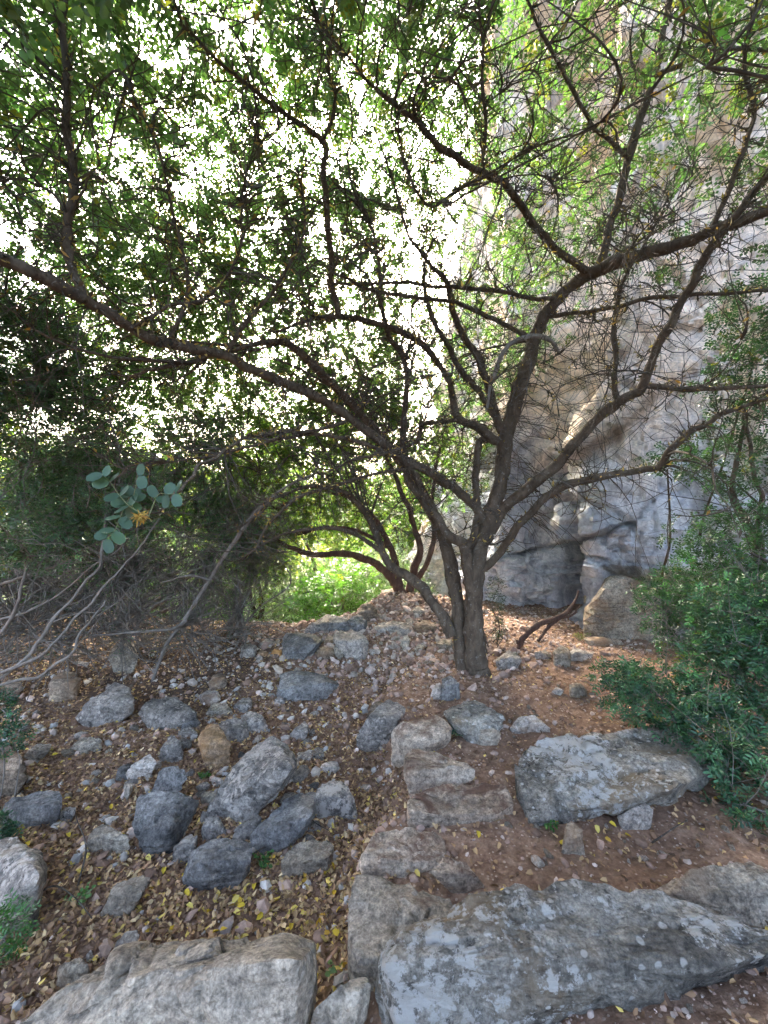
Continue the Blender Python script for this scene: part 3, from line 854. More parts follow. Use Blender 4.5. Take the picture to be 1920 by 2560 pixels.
 ('A', [(688,1078),(700,1010),(740,965),(792,1000),(785,1050),(730,1080)], None, 4, 'grey', "grey pyramid-shaped stone left of the rust-orange rock", {}),
 ('A', [(768,945),(820,925),(862,960),(840,997),(775,992)], None, 4, 'grey', "light grey squat stone above the pyramid-shaped stone", {}),
 ('C', [(543,190),(600,140),(650,110),(677,150),(640,195),(570,215)], None, 4, 'pale', "whitish elongated stone above the cracked pointed rock", {}),
 ('A', [(1278,1085),(1290,1040),(1350,1025),(1347,1070),(1300,1102)], None, 4, 'grey', "small grey block right of the tilted slab's top end", {}),
 ('A', [(1248,965),(1320,900),(1337,940),(1310,987),(1260,980)], None, 4, 'grey', "small triangular grey stone in the stony clearing", {}),
 ('C', [(1358,200),(1400,150),(1450,140),(1467,175),(1410,207)], None, 4, 'pale', "pale lumpy stone above the twin-peaked rock", {}),
 ('C', [(428,815),(490,680),(580,640),(655,650),(590,760),(520,805)], None, 4, 'smooth', "half-buried tan slab on the left of the yellow leaf bed", dict(deep=1.2)),
 ('C', [(500,280),(530,235),(562,260),(540,302)], None, 3, 'tan', "small tan upright stone left of the dark cap piece", {}),
 ('C', [(468,1065),(490,960),(540,880),(600,870),(602,900),(530,950),(532,1065)], None, 4, 'grey', "narrow bent grey stone behind the large flat slab", {}),
 ('C', [(240,1105),(260,1020),(330,990),(382,1020),(392,1085),(262,1112)], None, 4, 'tan', "dull tan stone under bare twigs behind the large flat slab", {}),
 ('C', [(368,985),(400,950),(422,980),(410,1012)], None, 3, 'pale', "bright white pebble near the left of the leaf bed", {}),
 ('C', [(240,385),(290,335),(332,345),(300,388),(250,397)], None, 3, 'grey', "small grey stone right of the rounded dark boulder", {}),
 ('C', [(98,125),(160,70),(222,70),(212,105),(150,135)], None, 4, 'tan', "low pale stone beside the leaves at the left edge", {}),
 ('C', [(1310,1340),(1420,1160),(1520,1090),(1590,1080),(1602,1110),(1550,1210),(1500,1340)], None, 5, 'smooth', "slanting tan stone at the bottom between the slab and lichen boulder", dict(d0=1.16)),
 ('C', [(840,250),(880,228),(915,245),(880,272)], None, 3, 'grey', "little grey stone right of the dark cap piece", {}),
 ('C', [(860,285),(910,268),(942,290),(915,335),(880,325)], None, 3, 'tan', "little ochre stone at the left side of the tilted slab", {}),
 ('C', [(910,215),(940,205),(968,225),(950,252),(918,245)], None, 3, 'pale', "little white stone by the upper left of the tilted slab", {}),
 ('A', [(300,650),(350,640),(390,650),(370,672),(310,668)], None, 3, 'grey', "low grey stone in the shade behind the bush-foot rock", {}),
 # rock row and bank at the back
 ('E', [(550,912),(620,840),(700,795),(762,800),(740,870),(640,922),(580,927)], None, 4, 'grey', "pale slanted slab at the left of the back rock row", {}),
 ('E', [(700,880),(760,800),(830,810),(880,850),(872,895),(780,908)], None, 4, 'dark', "grey hump-shaped rock in the middle of the back rock row", {}),
 ('E', [(850,835),(930,788),(982,830),(1002,925),(920,935),(880,890)], None, 4, 'dark', "dark steep-sided rock at the right of the back rock row", {}),
 ('E', [(398,1092),(410,950),(440,910),(640,930),(692,970),(660,1010),(560,1062),(520,1102)], [(420,1060),(520,1070),(640,1000)], 5, 'dark', "broad dark flat-faced rock at the front of the back row", {}),
 ('E', [(740,950),(800,900),(880,893),(940,945),(1002,960),(980,1042),(950,1092),(850,1082),(830,990)], None, 5, 'grey', "pale craggy rock leaning out of the back row towards the clearing", {}),
 ('E', [(638,1045),(680,1010),(750,1020),(767,1060),(700,1092),(650,1082)], None, 4, 'brown', "rounded brown cobble right of the broad flat-faced rock", {}),
 ('E', [(760,1002),(820,1000),(832,1050),(800,1092),(765,1062)], None, 4, 'tan', "tan cobble wedged beneath the pale craggy rock", {}),
 ('E', [(568,1060),(630,1040),(627,1087),(580,1088)], None, 3, 'grey', "small blue-grey cube stone before the broad flat-faced rock", {}),
 ('E', [(108,1060),(120,1000),(180,985),(227,1010),(217,1062),(150,1092)], None, 4, 'grey', "grey rounded rock at the far left of the back row", {}),
 ('E', [(236,1000),(290,960),(342,970),(322,1032),(260,1033)], None, 4, 'pale', "white stone perched on brown cobbles in the back row", {}),
 ('E', [(226,1062),(260,1033),(312,1050),(292,1087)], None, 3, 'orange', "left orange-brown cobble under the perched white stone", {}),
 ('E', [(318,1062),(350,1025),(402,1030),(392,1082),(330,1087)], None, 3, 'orange', "right orange-brown cobble against the broad flat-faced rock", {}),
 ('E', [(166,1112),(190,1068),(240,1073),(262,1110),(210,1137)], None, 3, 'pale', "smooth pale stone in front of the grey rounded rock", {}),
 ('E', [(328,995),(370,970),(412,960),(402,1022),(345,1022)], None, 3, 'tan', "beige stone between perched white stone and flat-faced rock", {}),
 ('E', [(688,975),(720,930),(770,955),(822,1002),(700,1003)], None, 4, 'tan', "beige stone atop the brown cobble in the back row", {}),
 ('E', [(915,800),(950,720),(1000,708),(1052,730),(1055,810),(980,835)], None, 4, 'brown', "reddish-brown block left of the dark reddish trunk", {}),
 ('E', [(1028,880),(1090,840),(1200,840),(1292,850),(1302,905),(1230,962),(1130,945)], None, 4, 'grey', "wide grey outcrop topping the stony bank", {}),
 ('E', [(1228,880),(1280,823),(1317,840),(1312,892),(1260,903)], None, 4, 'grey', "rounded grey stone on top of the wide outcrop", {}),
 ('E', [(1308,880),(1370,833),(1450,850),(1482,915),(1400,930),(1320,915)], None, 4, 'brown', "brown-grey outcrop on the bank left of the forked trunk", {}),
 ('E', [(1228,965),(1260,928),(1292,960),(1272,1032),(1230,1032)], None, 3, 'tan', "upright pinkish stone below the wide outcrop", {}),
 ('E', [(1078,710),(1090,620),(1170,608),(1205,690),(1185,735)], None, 4, 'brown', "dark rock block behind the dark reddish trunk", dict(d0=6.9)),
 ('E', [(1286,775),(1340,733),(1392,760),(1372,802),(1310,803)], None, 4, 'tan', "tan stone right of the dark reddish trunk's foot", {}),
 ('E', [(1460,1000),(1500,965),(1570,960),(1590,1030),(1520,1045)], None, 4, 'tan', "tan rock in the bank pressed against the left stem", {}),
 ('E', [(1310,1030),(1340,995),(1385,1005),(1375,1045),(1325,1050)], None, 3, 'tan', "round beige cobble in the middle of the stony bank", {}),
 ('E', [(1140,960),(1170,945),(1180,975),(1150,985)], None, 3, 'pale', "small pale cobble under the wide outcrop's left end", {}),
 # cliff-foot block
 ('F', [(470,1250),(590,1165),(700,1130),(900,1105),(1150,1120),(1200,1400),(900,1570),(700,1605),(520,1600),(440,1560),(450,1400)], [(600,1190),(600,1540),(850,1500),(1050,1250)], 5, 'tan', "broad brown rock block standing proud at the foot of the cliff", dict(deep=1.0, d0=4.95, rough=1.5)),
]
for i, (tag, ol, rd, res, mat, lab, kw) in enumerate(ROCKS):
    nm = "stone" if res <= 3 else ("flat_boulder" if "slab" in lab.split(" ")[:4] else ("flat_stone" if "step stone" in lab else "boulder"))
    ext = np.ptp(crop(tag, ol), axis=0)
    if res == 5 and ext[0] * ext[1] < 24000: res = 4
    rock_px(tag, ol, rd, res, mat, lab, seed=100 + i * 13, name=nm, cat=("stone" if res <= 3 else "rock"), **kw)

# ------------------------------------------------------------------ loose stones one could pick up
def stone_proto(seed, mat, res=2):
    r = np.random.default_rng(seed)
    P = unit(r.normal(size=(14, 3))) * np.array([1, r.uniform(.65, .95), r.uniform(.5, .8)]) * r.uniform(.8, 1.05, (14, 1))
    me, b = rock_mesh("stone", P, M[mat], res, seed, 4, 1.0)
    return me
PROTO = {m: [stone_proto(900 + 7 * k + j * 101, m, 3) for k in range(5)] for j, m in enumerate(('pale', 'tan', 'grey', 'brown', 'dark'))}
placed = []
def scatter_stones(n, box, smin, smax, mats, label, group, seed):
    """box in photo positions on the ground"""
    r = np.random.default_rng(seed)
    k = 0; tries = 0
    while k < n and tries < n * 12:
        tries += 1
        px, py = r.uniform(box[0], box[2]), r.uniform(box[1], box[3])
        g = gp(px, py)
        s = smin * (smax / smin) ** (r.random() ** 2.0) / 2
        if any((g[0] - q[0]) ** 2 + (g[1] - q[1]) ** 2 < (s + q[2]) ** 2 * .6 for q in placed): continue
        placed.append((g[0], g[1], s))
        m = mats[r.integers(len(mats))]
        o = link("stone", PROTO[m][r.integers(5)], label=label, cat="stone", group=group)
        o.location = (g[0], g[1], g[2] - s * .35)
        o.scale = (s, s * r.uniform(.8, 1.1), s * r.uniform(.75, 1.1))
        o.rotation_euler = (r.uniform(-.3, .3), r.uniform(-.3, .3), r.uniform(0, 6.28))
        k += 1
scatter_stones(70, (860, 1510, 1120, 1700), .06, .19, ('tan', 'tan', 'pale', 'brown'), "fist-sized tan cobble in the stony bank left of the forked trunk", "cobbles of the stony bank", 1)
scatter_stones(36, (420, 1690, 860, 1960), .04, .13, ('pale', 'grey', 'tan'), "small loose stone lying between the grey gully rocks", "loose stones between the gully rocks", 2)
scatter_stones(34, (60, 1700, 420, 2080), .05, .15, ('pale', 'tan', 'grey'), "small pale stone in the dark litter on the left", "loose stones in the left litter", 3)
scatter_stones(44, (300, 1760, 820, 2120), .08, .22, ('grey', 'grey', 'tan', 'dark'), "hand-sized angular grey stone packed among the gully boulders", "angular stones among the gully boulders", 8)
scatter_stones(32, (520, 1680, 1120, 1800), .03, .09, ('pale', 'tan', 'tan'), "small tan stone strewn in the clearing by the slate-grey rock", "small stones of the clearing", 9)
scatter_stones(16, (590, 1560, 900, 1720), .05, .12, ('tan', 'pale', 'grey'), "small stone along the foot of the back rock row", "loose stones by the back rock row", 4)
scatter_stones(22, (1100, 1700, 1560, 1850), .03, .10, ('pale', 'tan', 'tan'), "small tan stone on the red path beside the steps", "loose stones on the red path", 5)
scatter_stones(20, (1250, 2040, 1830, 2180), .025, .075, ('pale', 'tan', 'tan'), "small pinkish stone on the bare soil below the whitish slab", "loose stones on the bare soil", 6)
scatter_stones(16, (1400, 2420, 1920, 2560), .018, .05, ('pale', 'tan'), "pinkish pebble in the gravel at the bottom right corner", "pebbles at the bottom right", 7)

# ------------------------------------------------------------------ the forked carob tree
class Wood:
    """collects a tree's branch nodes so that twigs can start on them"""
    def __init__(self): self.P, self.T, self.R = [], [], []
    def add(self, P, R):
        self.P.append(P); self.T.append(unit(np.gradient(P, axis=0))); self.R.append(R)
    def arrays(self): return np.vstack(self.P), np.vstack(self.T), np.concatenate(self.R)

def traced(pts, m=10, seed=0, wob=.012):
    """(px, py, depth, width px) -> points, radii"""
    q = catmull(np.array(pts, float), m)
    P = np.stack([at(a, b, d) for a, b, d, w in q])
    R = np.maximum(q[:, 3], 2) / 2 / F_PX * q[:, 2]
    t = np.arange(len(P))[:, None] * .23
    o = np.stack([fbm(np.hstack([t, t * 0 + seed, t * 0 + k * 5.1]), 3, seed + k) for k in range(3)], axis=1)
    env = np.minimum(np.arange(len(P)) / 8, 1)[:, None]
    return P + o * wob * env, R

TREE_BASE = gp(1190, 1690)
tree = link("carob_tree", None, loc=TREE_BASE, label="forked many-branched carob tree rising from the red soil in the middle", cat="tree")
WD = Wood()
CAROB = [
 ('trunk', [(1200,1735,3.85,150),(1196,1690,3.88,112),(1190,1640,3.9,88),(1186,1560,3.9,78),(1184,1480,3.9,74),(1192,1400,3.9,70),(1212,1330,3.9,66),(1235,1270,3.9,60),(1250,1200,3.9,50),(1262,1120,3.9,48),(1280,1030,3.9,44),(1300,960,3.85,43),(1325,890,3.8,41),(1345,820,3.75,38),(1400,740,3.7,37),(1470,688,3.6,38),(1560,650,3.4,38),(1700,610,3.2,36),(1800,570,3.0,36),(1950,515,2.8,34)]),
 ('trunk', [(1165,1730,3.92,90),(1160,1670,3.97,66),(1150,1600,4.0,56),(1142,1500,4.05,56),(1130,1440,4.1,54),(1112,1350,4.1,50),(1075,1270,4.1,46),(1040,1200,4.1,40),(1000,1150,4.05,34),(950,1090,3.9,30),(880,1010,3.7,27),(800,930,3.4,26),(730,865,3.2,25),(690,853,3.1,18),(600,870,2.9,14),(480,905,2.7,10)]),
 ('branch', [(1495,672,3.62,34),(1512,620,3.6,31),(1540,520,3.6,29),(1570,400,3.55,28),(1600,300,3.5,28),(1640,180,3.4,27),(1660,80,3.3,25),(1685,-80,3.2,20),(1700,-300,3.2,14)]),
 ('branch', [(1480,688,3.6,30),(1440,660,3.5,26),(1400,630,3.4,27),(1340,570,3.2,27),(1280,480,3.0,27),(1220,435,2.9,25),(1130,390,2.7,25),(1070,330,2.6,20),(1000,270,2.5,15),(900,180,2.4,11),(800,60,2.3,8)]),
 ('branch', [(1180,1500,3.86,38),(1170,1420,3.84,44),(1160,1365,3.84,46),(1122,1338,3.86,40),(1085,1290,3.9,36),(1045,1235,3.9,32),(1012,1160,3.9,27),(1008,1050,3.9,24),(1018,950,3.85,23),(1008,890,3.8,22),(975,845,3.7,20),(955,780,3.6,16),(950,680,3.5,12),(930,560,3.4,8)]),
 ('branch', [(1165,1375,3.84,34),(1190,1330,3.86,31),(1193,1250,3.9,29),(1190,1180,3.9,27),(1196,1115,3.9,27),(1225,1092,3.88,30)]),
 ('branch', [(1262,1110,3.9,34),(1232,1096,3.87,36),(1190,1066,3.8,32),(1150,1048,3.7,29),(1132,1000,3.7,23),(1124,955,3.6,23),(1100,915,3.6,23),(1060,862,3.5,23),(1000,828,3.45,22),(920,805,3.4,21),(860,793,3.3,20),(780,800,3.1,14),(690,830,2.9,9)]),
 ('branch', [(1150,1050,3.7,16),(1110,1052,3.6,14),(1060,1060,3.5,14),(1035,1105,3.45,14),(960,1135,3.4,12),(880,1150,3.3,10),(800,1190,3.2,7)]),
 ('branch', [(1215,1310,3.9,40),(1180,1258,3.85,36),(1140,1225,3.8,36),(1100,1195,3.7,36),(1040,1165,3.62,36),(985,1130,3.55,36),(900,1062,3.4,36),(830,1015,3.25,36),(750,970,3.05,37),(650,930,2.8,37),(550,890,2.6,38),(450,868,2.4,38),(370,848,2.2,39),(280,790,2.0,42),(200,740,1.85,46),(100,690,1.7,50),(0,640,1.6,50),(-140,590,1.5,50)]),
 ('branch', [(1262,1085,3.9,30),(1245,1060,3.85,30),(1228,1005,3.8,29),(1213,940,3.75,28),(1192,885,3.7,27),(1150,820,3.6,24),(1130,770,3.5,22),(1110,700,3.4,18),(1060,640,3.3,14),(1010,560,3.2,10),(980,450,3.1,7)]),
 ('branch', [(1235,1040,3.8,22),(1200,985,3.75,22),(1165,945,3.7,22),(1130,885,3.65,20),(1100,830,3.6,18),(1070,770,3.5,16),(1062,690,3.4,12),(1080,600,3.3,8)]),
 ('branch', [(1225,1330,3.9,40),(1262,1268,3.85,44),(1320,1220,3.7,43),(1380,1170,3.6,42),(1440,1100,3.5,42),(1500,1040,3.4,42),(1560,1000,3.3,39),(1605,965,3.2,37),(1640,870,3.1,35),(1690,780,3.0,34),(1740,690,2.9,32),(1790,600,2.8,30),(1850,520,2.7,26),(1940,420,2.6,20)]),
 ('branch', [(1608,962,3.2,24),(1680,970,3.2,20),(1760,975,3.1,18),(1930,963,3.0,14)]),
 ('branch', [(1545,1010,3.32,24),(1535,950,3.3,20),(1534,850,3.3,18),(1541,780,3.3,16),(1560,700,3.2,12),(1640,560,3.1,8)]),
 ('branch', [(1195,1430,3.9,30),(1240,1392,3.85,34),(1290,1322,3.7,32),(1340,1270,3.6,30),(1400,1222,3.5,30),(1450,1205,3.4,30),(1520,1190,3.3,28),(1580,1180,3.3,26),(1640,1168,3.2,26),(1680,1120,3.1,24),(1740,1070,3.0,22),(1820,1030,2.9,18),(1940,985,2.8,14)]),
 ('branch', [(1390,745,3.7,18),(1340,745,3.65,15),(1200,722,3.5,14),(1050,708,3.3,13),(960,705,3.2,12),(820,712,3.0,8)]),
 ('branch', [(1335,850,3.78,20),(1260,810,3.6,17),(1180,770,3.4,16),(1100,748,3.2,15),(960,730,3.0,13),(850,690,2.8,9)]),
 ('branch', [(1365,790,3.72,20),(1420,785,3.6,16),(1520,768,3.4,15),(1650,745,3.2,14),(1780,735,3.0,13),(1940,728,2.9,11)]),
 ('branch', [(848,793,3.3,20),(832,720,3.2,23),(824,600,3.0,22),(812,450,2.8,21),(806,355,2.7,19),(730,300,2.5,16),(640,225,2.3,14),(500,105,2.1,12),(440,20,2.0,9),(380,-120,1.9,7)]),
 ('branch', [(807,360,2.7,14),(835,250,2.6,13),(822,120,2.5,11),(850,-60,2.4,8)]),
 ('branch', [(215,752,1.87,34),(172,640,1.85,31),(172,560,1.85,30),(183,440,1.85,29),(172,300,1.85,28),(165,150,1.85,25),(160,-60,1.85,20)]),
 ('branch', [(560,892,2.62,18),(620,800,2.6,14),(700,700,2.6,12),(760,560,2.6,10),(740,420,2.5,8)]),
 ('branch', [(420,862,2.32,18),(470,720,2.3,14),(440,560,2.25,12),(400,400,2.2,10),(330,230,2.1,8)]),
 ('branch', [(330,820,2.1,16),(420,770,2.1,11),(520,740,2.15,10),(590,640,2.2,8),(600,500,2.2,6)]),
 ('branch', [(1130,1590,3.98,44),(1105,1540,4.02,42),(1060,1475,4.1,40),(1020,1442,4.2,38),(980,1420,4.3,34),(960,1385,4.3,30),(938,1325,4.3,28),(900,1262,4.2,25),(850,1225,4.0,20),(780,1215,3.8,16),(700,1240,3.6,12),(640,1290,3.5,9)]),
 ('branch', [(1640,190,3.4,16),(1720,150,3.2,15),(1800,120,3.0,15),(1940,130,2.9,12)]),
 ('branch', [(1575,400,3.55,16),(1500,330,3.3,15),(1430,230,3.1,14),(1360,90,2.9,12),(1300,-40,2.8,9)]),
 ('branch', [(1220,438,2.9,15),(1150,470,2.8,13),(1070,520,2.7,11),(1020,430,2.6,9),(990,330,2.5,6)]),
 ('branch', [(1205,430,2.9,13),(1212,300,2.8,14),(1205,150,2.7,12),(1200,-60,2.6,9)]),
 ('branch', [(1775,585,3.05,22),(1840,430,2.9,18),(1880,300,2.8,16),(1860,150,2.7,13),(1900,-40,2.6,9)]),
 ('branch', [(880,1048,3.38,14),(800,1075,3.2,13),(720,1078,3.0,12),(640,1090,2.6,12),(560,1130,2.2,12),(500,1175,1.8,12),(450,1225,1.5,11),(400,1270,1.3,9),(365,1292,1.22,6)]),
 ('branch', [(1000,1145,3.58,16),(900,1105,3.4,14),(780,1085,3.2,13),(650,1110,3.0,11),(520,1140,2.8,8),(420,1150,2.6,5)]),
 ('branch', [(1040,1168,3.62,14),(960,1180,3.5,13),(860,1205,3.4,13),(760,1235,3.3,12),(680,1300,3.2,10),(640,1370,3.15,7)]),
 ('branch', [(960,1385,4.3,20),(880,1330,4.2,16),(780,1320,4.1,13),(680,1350,4.0,9),(600,1400,4.0,6)]),
]
for i, (nm, pts) in enumerate(CAROB):
    P, R = traced(pts, 11 if nm == 'trunk' else 8, seed=i * 7 + 3, wob=.012 if i > 1 else .006)
    R = R * .76
    if nm == 'trunk': R *= np.interp(np.arange(len(R)), [0, 60, 120], [.78, .82, 1.0])
    elif pts[0][1] > 1300: R *= .84
    elif i > 1: R *= .88
    if i == 0:
        R = R * (1 + .05 * np.sin(np.arange(len(R)) * .7))
    V, Fq = limb(P, R, 22 if i < 2 else 12, seed=i, lump=.17 if i < 2 else .15)
    link(nm, mk_mesh(nm, V - TREE_BASE, Fq, M['bark']), parent=tree)
    WD.add(P, R)
# the dead arched branch, paler than the rest
P, R = traced([(1400,885,3.2,8),(1375,852,3.15,11),(1320,843,3.1,12),(1262,875,3.1,12),(1232,945,3.12,10),(1215,1025,3.15,6)], 8, 99)
V, Fq = limb(P, R, 8, seed=99, lump=.2)
link("branch", mk_mesh("branch", V - TREE_BASE, Fq, M['greytwig']), parent=tree, label="pale dead arched branch")

def grow(targets, nodesP, nodesT, n=7, droop=0.0, jit=.03, pen=None, lead=.35):
    """curved twigs from the nearest wood node to each target: P (T,n,3), base radius index"""
    from mathutils.kdtree import KDTree
    kd = KDTree(len(nodesP))
    for i, p in enumerate(nodesP): kd.insert(p, i)
    kd.balance()
    src = np.array([kd.find(t)[1] for t in targets])
    O, T = nodesP[src], nodesT[src]
    Ln = np.linalg.norm(targets - O, axis=1, keepdims=True)
    C = O + T * Ln * lead + (targets - O) * .25 + rng.normal(0, .10, O.shape) * Ln
    t = np.linspace(0, 1, n)[None, :, None]
    P = (1 - t) ** 2 * O[:, None] + 2 * t * (1 - t) * C[:, None] + t * t * targets[:, None]
    P = P + rng.normal(0, jit, P.shape) * np.minimum(Ln, .8)[:, None, :] * np.sqrt(t * 1.0) * 1.0
    P[:, :, 2] -= droop * (t[..., 0] ** 2) * Ln
    P[:, 0] = O
    return P, src, Ln[:, 0]

def grow_multi(targets, nodesP, nodesT, n=5, jit=.03, lead=.3, shares=(.12, .2, .3, .38)):
    """in rounds, so that later twigs fork off earlier ones"""
    order = rng.permutation(len(targets)); out = []; k0 = 0
    for i, sh in enumerate(shares):
        k1 = len(targets) if i == len(shares) - 1 else k0 + int(sh * len(targets))
        P, _, L = grow(targets[order[k0:k1]], nodesP, nodesT, n=n, jit=jit, lead=lead)
        out.append(P); k0 = k1
        nodesP = np.vstack([nodesP, P[:, 1:].reshape(-1, 3)]); nodesT = np.vstack([nodesT, tangent_of(P)[:, 1:].reshape(-1, 3)])
    P = np.vstack(out)
    return P, None, np.linalg.norm(P[:, -1] - P[:, 0], axis=1)

def wisps(nodesP, nodesT, n, lmin, lmax, npts=5, jit=.03, up=.1):
    """long thin free twigs springing from random wood nodes"""
    k = rng.integers(0, len(nodesP), n)
    O, T = nodesP[k], nodesT[k]
    L = rng.uniform(lmin, lmax, (n, 1))
    d0 = unit(T * .7 + rand_unit(n)); d1 = unit(d0 + rand_unit(n) * .45 + np.array([0, 0, up]))
    t = np.linspace(0, 1, npts)[None, :, None]
    P = O[:, None] + (d0 * L)[:, None] * t * (1 - .5 * t) + (d1 * L)[:, None] * (.5 * t * t)
    P = P + rng.normal(0, jit, P.shape) * L[:, None] * t
    return P, L[:, 0]

def tangent_of(P):
    return unit(np.gradient(P, axis=1))

def leaf_tints(n, base, spread=.25, warm=0.0, warmc=(.22, .19, .03)):
    c = np.array(base)[None] * np.exp(rng.normal(0, spread, (n, 1))) * (1 + rng.normal(0, .07, (n, 3)))
    if warm > 0:
        w = (rng.random(n) < warm)[:, None] * rng.uniform(.5, 1, (n, 1))
        c = c * (1 - w) + np.array(warmc) * w
    return np.clip(c, .004, .9)

def crown_ok(P):
    """no foliage in front of the lens, in the cliff, or across the view of the trunk and the ground"""
    d = np.linalg.norm(P - np.array([0, 0, CAMZ]), axis=1)
    ok = d > np.where(P[:, 1] > .2, 2.25, 1.6)
    uv = to_px(np.where(P[:, 1:2] > .3, P, [[0, .3, 0]]))
    inview = P[:, 1] > .3
    low = inview & (uv[:, 1] > 1010) & (P[:, 1] < 4.6)
    mid = inview & (uv[:, 1] > 640) & (uv[:, 0] > 560) & (P[:, 1] < 4.3)
    nearr = inview & (uv[:, 0] > 900) & (uv[:, 1] > 250) & (d < 2.6)
    right = inview & (uv[:, 0] > 1230) & (uv[:, 1] > 1000)
    ok &= ~low & ~mid & ~right & ~nearr
    ok &= P[:, 0] < np.interp(P[:, 1], [0, 3, 5, 7, 9, 12], [4.6, 3.7, 2.4, 1.7, 1.3, 1.2]) + .13 * P[:, 2]
    return ok

CC = np.array([.35, 3.9, 2.0]); CR = np.array([4.9, 4.3, 4.3])
def shell(n, rlo, rhi, zmin=-.15):
    out = []
    while sum(map(len, out)) < n:
        d = rand_unit(n * 3)
        d = d[d[:, 2] > zmin]
        P = CC + d * CR * rng.uniform(rlo, rhi, (len(d), 1))
        P[:, 2] += fbm(P * .6, 2, 5) * .35
        P = P[crown_ok(P)]
        out.append(P)
    return np.vstack(out)[:n]

wp, wt, wr = WD.arrays()
thin = (wr < .075) & ~((wp[:, 1] < 2.2) & (wp[:, 2] < 2.2))
ib = wp[thin][rng.integers(0, thin.sum(), 900)]
ib = ib + unit(rand_unit(900) + np.array([0, 0, .35])) * rng.uniform(.5, 1.5, (900, 1))
ib = ib[np.linalg.norm(ib - np.array([0, 0, CAMZ]), axis=1) > 2.4]
ib = ib[ib[:, 2] > 1.25]
T2 = np.vstack([shell(620, .52, .88), ib])
P2, s2, L2 = grow_multi(T2, wp[thin], wt[thin], n=9, jit=.016, lead=.35, shares=(.1, .16, .26, .48))
R2 = np.linspace(1, .3, 9)[None] * (.0055 + .0045 * np.clip(L2, .3, 1.6))[:, None]
n2 = P2.reshape(-1, 3); t2 = tangent_of(P2).reshape(-1, 3)
# bare interior twigs
bt = wp[thin][rng.integers(0, thin.sum(), 4300)]
bt = bt + rand_unit(len(bt)) * rng.uniform(.15, .95, (len(bt), 1)) + np.array([0, 0, .08])
bt = bt[np.linalg.norm(bt - np.array([0, 0, CAMZ]), axis=1) > 2.3]
bt = bt[bt[:, 2] > 1.15]
PB, _, LB = grow_multi(bt, wp[thin], wt[thin], n=6, jit=.02, lead=.2, shares=(.6, .4))
RB = np.linspace(1, .35, 6)[None] * (.0032 + .0028 * np.clip(LB, .1, .8))[:, None]
# leafy twigs
allP = np.vstack([n2, wp[thin][::3]]); allT = np.vstack([t2, wt[thin][::3]])
T3 = np.vstack([shell(5000, .74, 1.06), shell(900, .86, 1.1, .35)])
Tl = shell(6400, .72, 1.08)
Tf = shell(30000, .8, 1.12)
uf = to_px(np.where(Tf[:, 1:2] > .3, Tf, [[0, .3, 0]]))
Tf = Tf[(Tf[:, 1] > 4.3) & (uf[:, 0] > 100) & (uf[:, 0] < 1000) & (uf[:, 1] > 480) & (uf[:, 1] < 1060)][:2600]
T3 = np.vstack([T3, Tl[Tl[:, 0] < .9], Tf])
P3, s3, L3 = grow_multi(T3, allP, allT, n=5, jit=.028, lead=.3)
keep = L3 < 2.2
P3, L3 = P3[keep], L3[keep]
R3 = np.linspace(1, .4, 5)[None] * (.003 + .002 * np.clip(L3, .2, 1.5))[:, None]
PW, LW = wisps(n2, t2, 4200, .15, .7, 5, .03)
PW = PW[np.linalg.norm(PW[:, -1] - np.array([0, 0, CAMZ]), axis=1) > 2.2]
PW = PW[PW[:, -1, 2] > 1.15]
parts = [tubes(PW, np.linspace(1, .4, 5)[None] * np.full((len(PW), 1), .0036), 3), tubes(P2, R2, 4), tubes(PB, RB, 3), tubes(P3, R3, 3)]
V, Fq, _ = merge(parts)
link("twigs", mk_mesh("twigs", V - TREE_BASE, Fq, M['twig']), parent=tree, kind="stuff")
# carob leaves along the outer half of the leafy twigs
tg = tangent_of(P3)
B, Dv = [], []
for j in (2, 3, 4):
    reps = 2 if j > 2 else 1
    for _ in range(reps):
        sel = rng.random(len(P3)) < (.93 if j > 2 else .6)
        B.append(P3[sel, j]); Dv.append(tg[sel, j] * .6 + rand_unit(sel.sum()) * .9)
B, Dv = np.vstack(B), np.vstack(Dv)
up = unit(np.array([0, 0, 1.0]) + rng.normal(0, .45, B.shape))
sz = rng.uniform(.8, 1.2, len(B))
tint = leaf_tints(len(B), (.088, .14, .055), .3, .07)
near = (np.linalg.norm(B - np.array([0, 0, CAMZ]), axis=1) < 3.3) & (B[:, 1] > .4)
for sel, kt, nm in ((near, False, "crown"), (~near, True, "outer_crown")):
    k = np.where(sel)[0]
    if kt: k = k[(B[k, 1] > .3) | (rng.random(len(k)) < .3)]
    V, Fq, C = pinnate(B[k], Dv[k], up[k], .12 * sz[k], 4, .040 * sz[k], .030 * sz[k], tint[k], kite=kt)
    link(nm, mk_mesh(nm, V - TREE_BASE, Fq, M['leaf'], col=C), parent=tree, kind="stuff")
# short ochre catkins on the older wood
ci = rng.integers(0, thin.sum(), 9000)
cb = wp[thin][ci] + rand_unit(len(ci)) * (wr[thin][ci] * .9)[:, None]
ci2 = rng.integers(0, len(n2), 6500)
cb = np.vstack([cb, n2[ci2]])
cd = rand_unit(len(cb)); cd[:, 2] += .3
ct = leaf_tints(len(cb), (.30, .20, .06), .4)
dk = rng.random(len(cb)) < .55
ct[dk] = leaf_tints(dk.sum(), (.07, .055, .042), .3)
V, Fq, C = leaflets(cb, cd, rand_unit(len(cb)), rng.uniform(.02, .065, len(cb)), rng.uniform(.008, .016, len(cb)), ct, .5, .1, kite=True)
link("catkins", mk_mesh("catkins", V - TREE_BASE, Fq, M['litter'], col=C), parent=tree, kind="stuff")

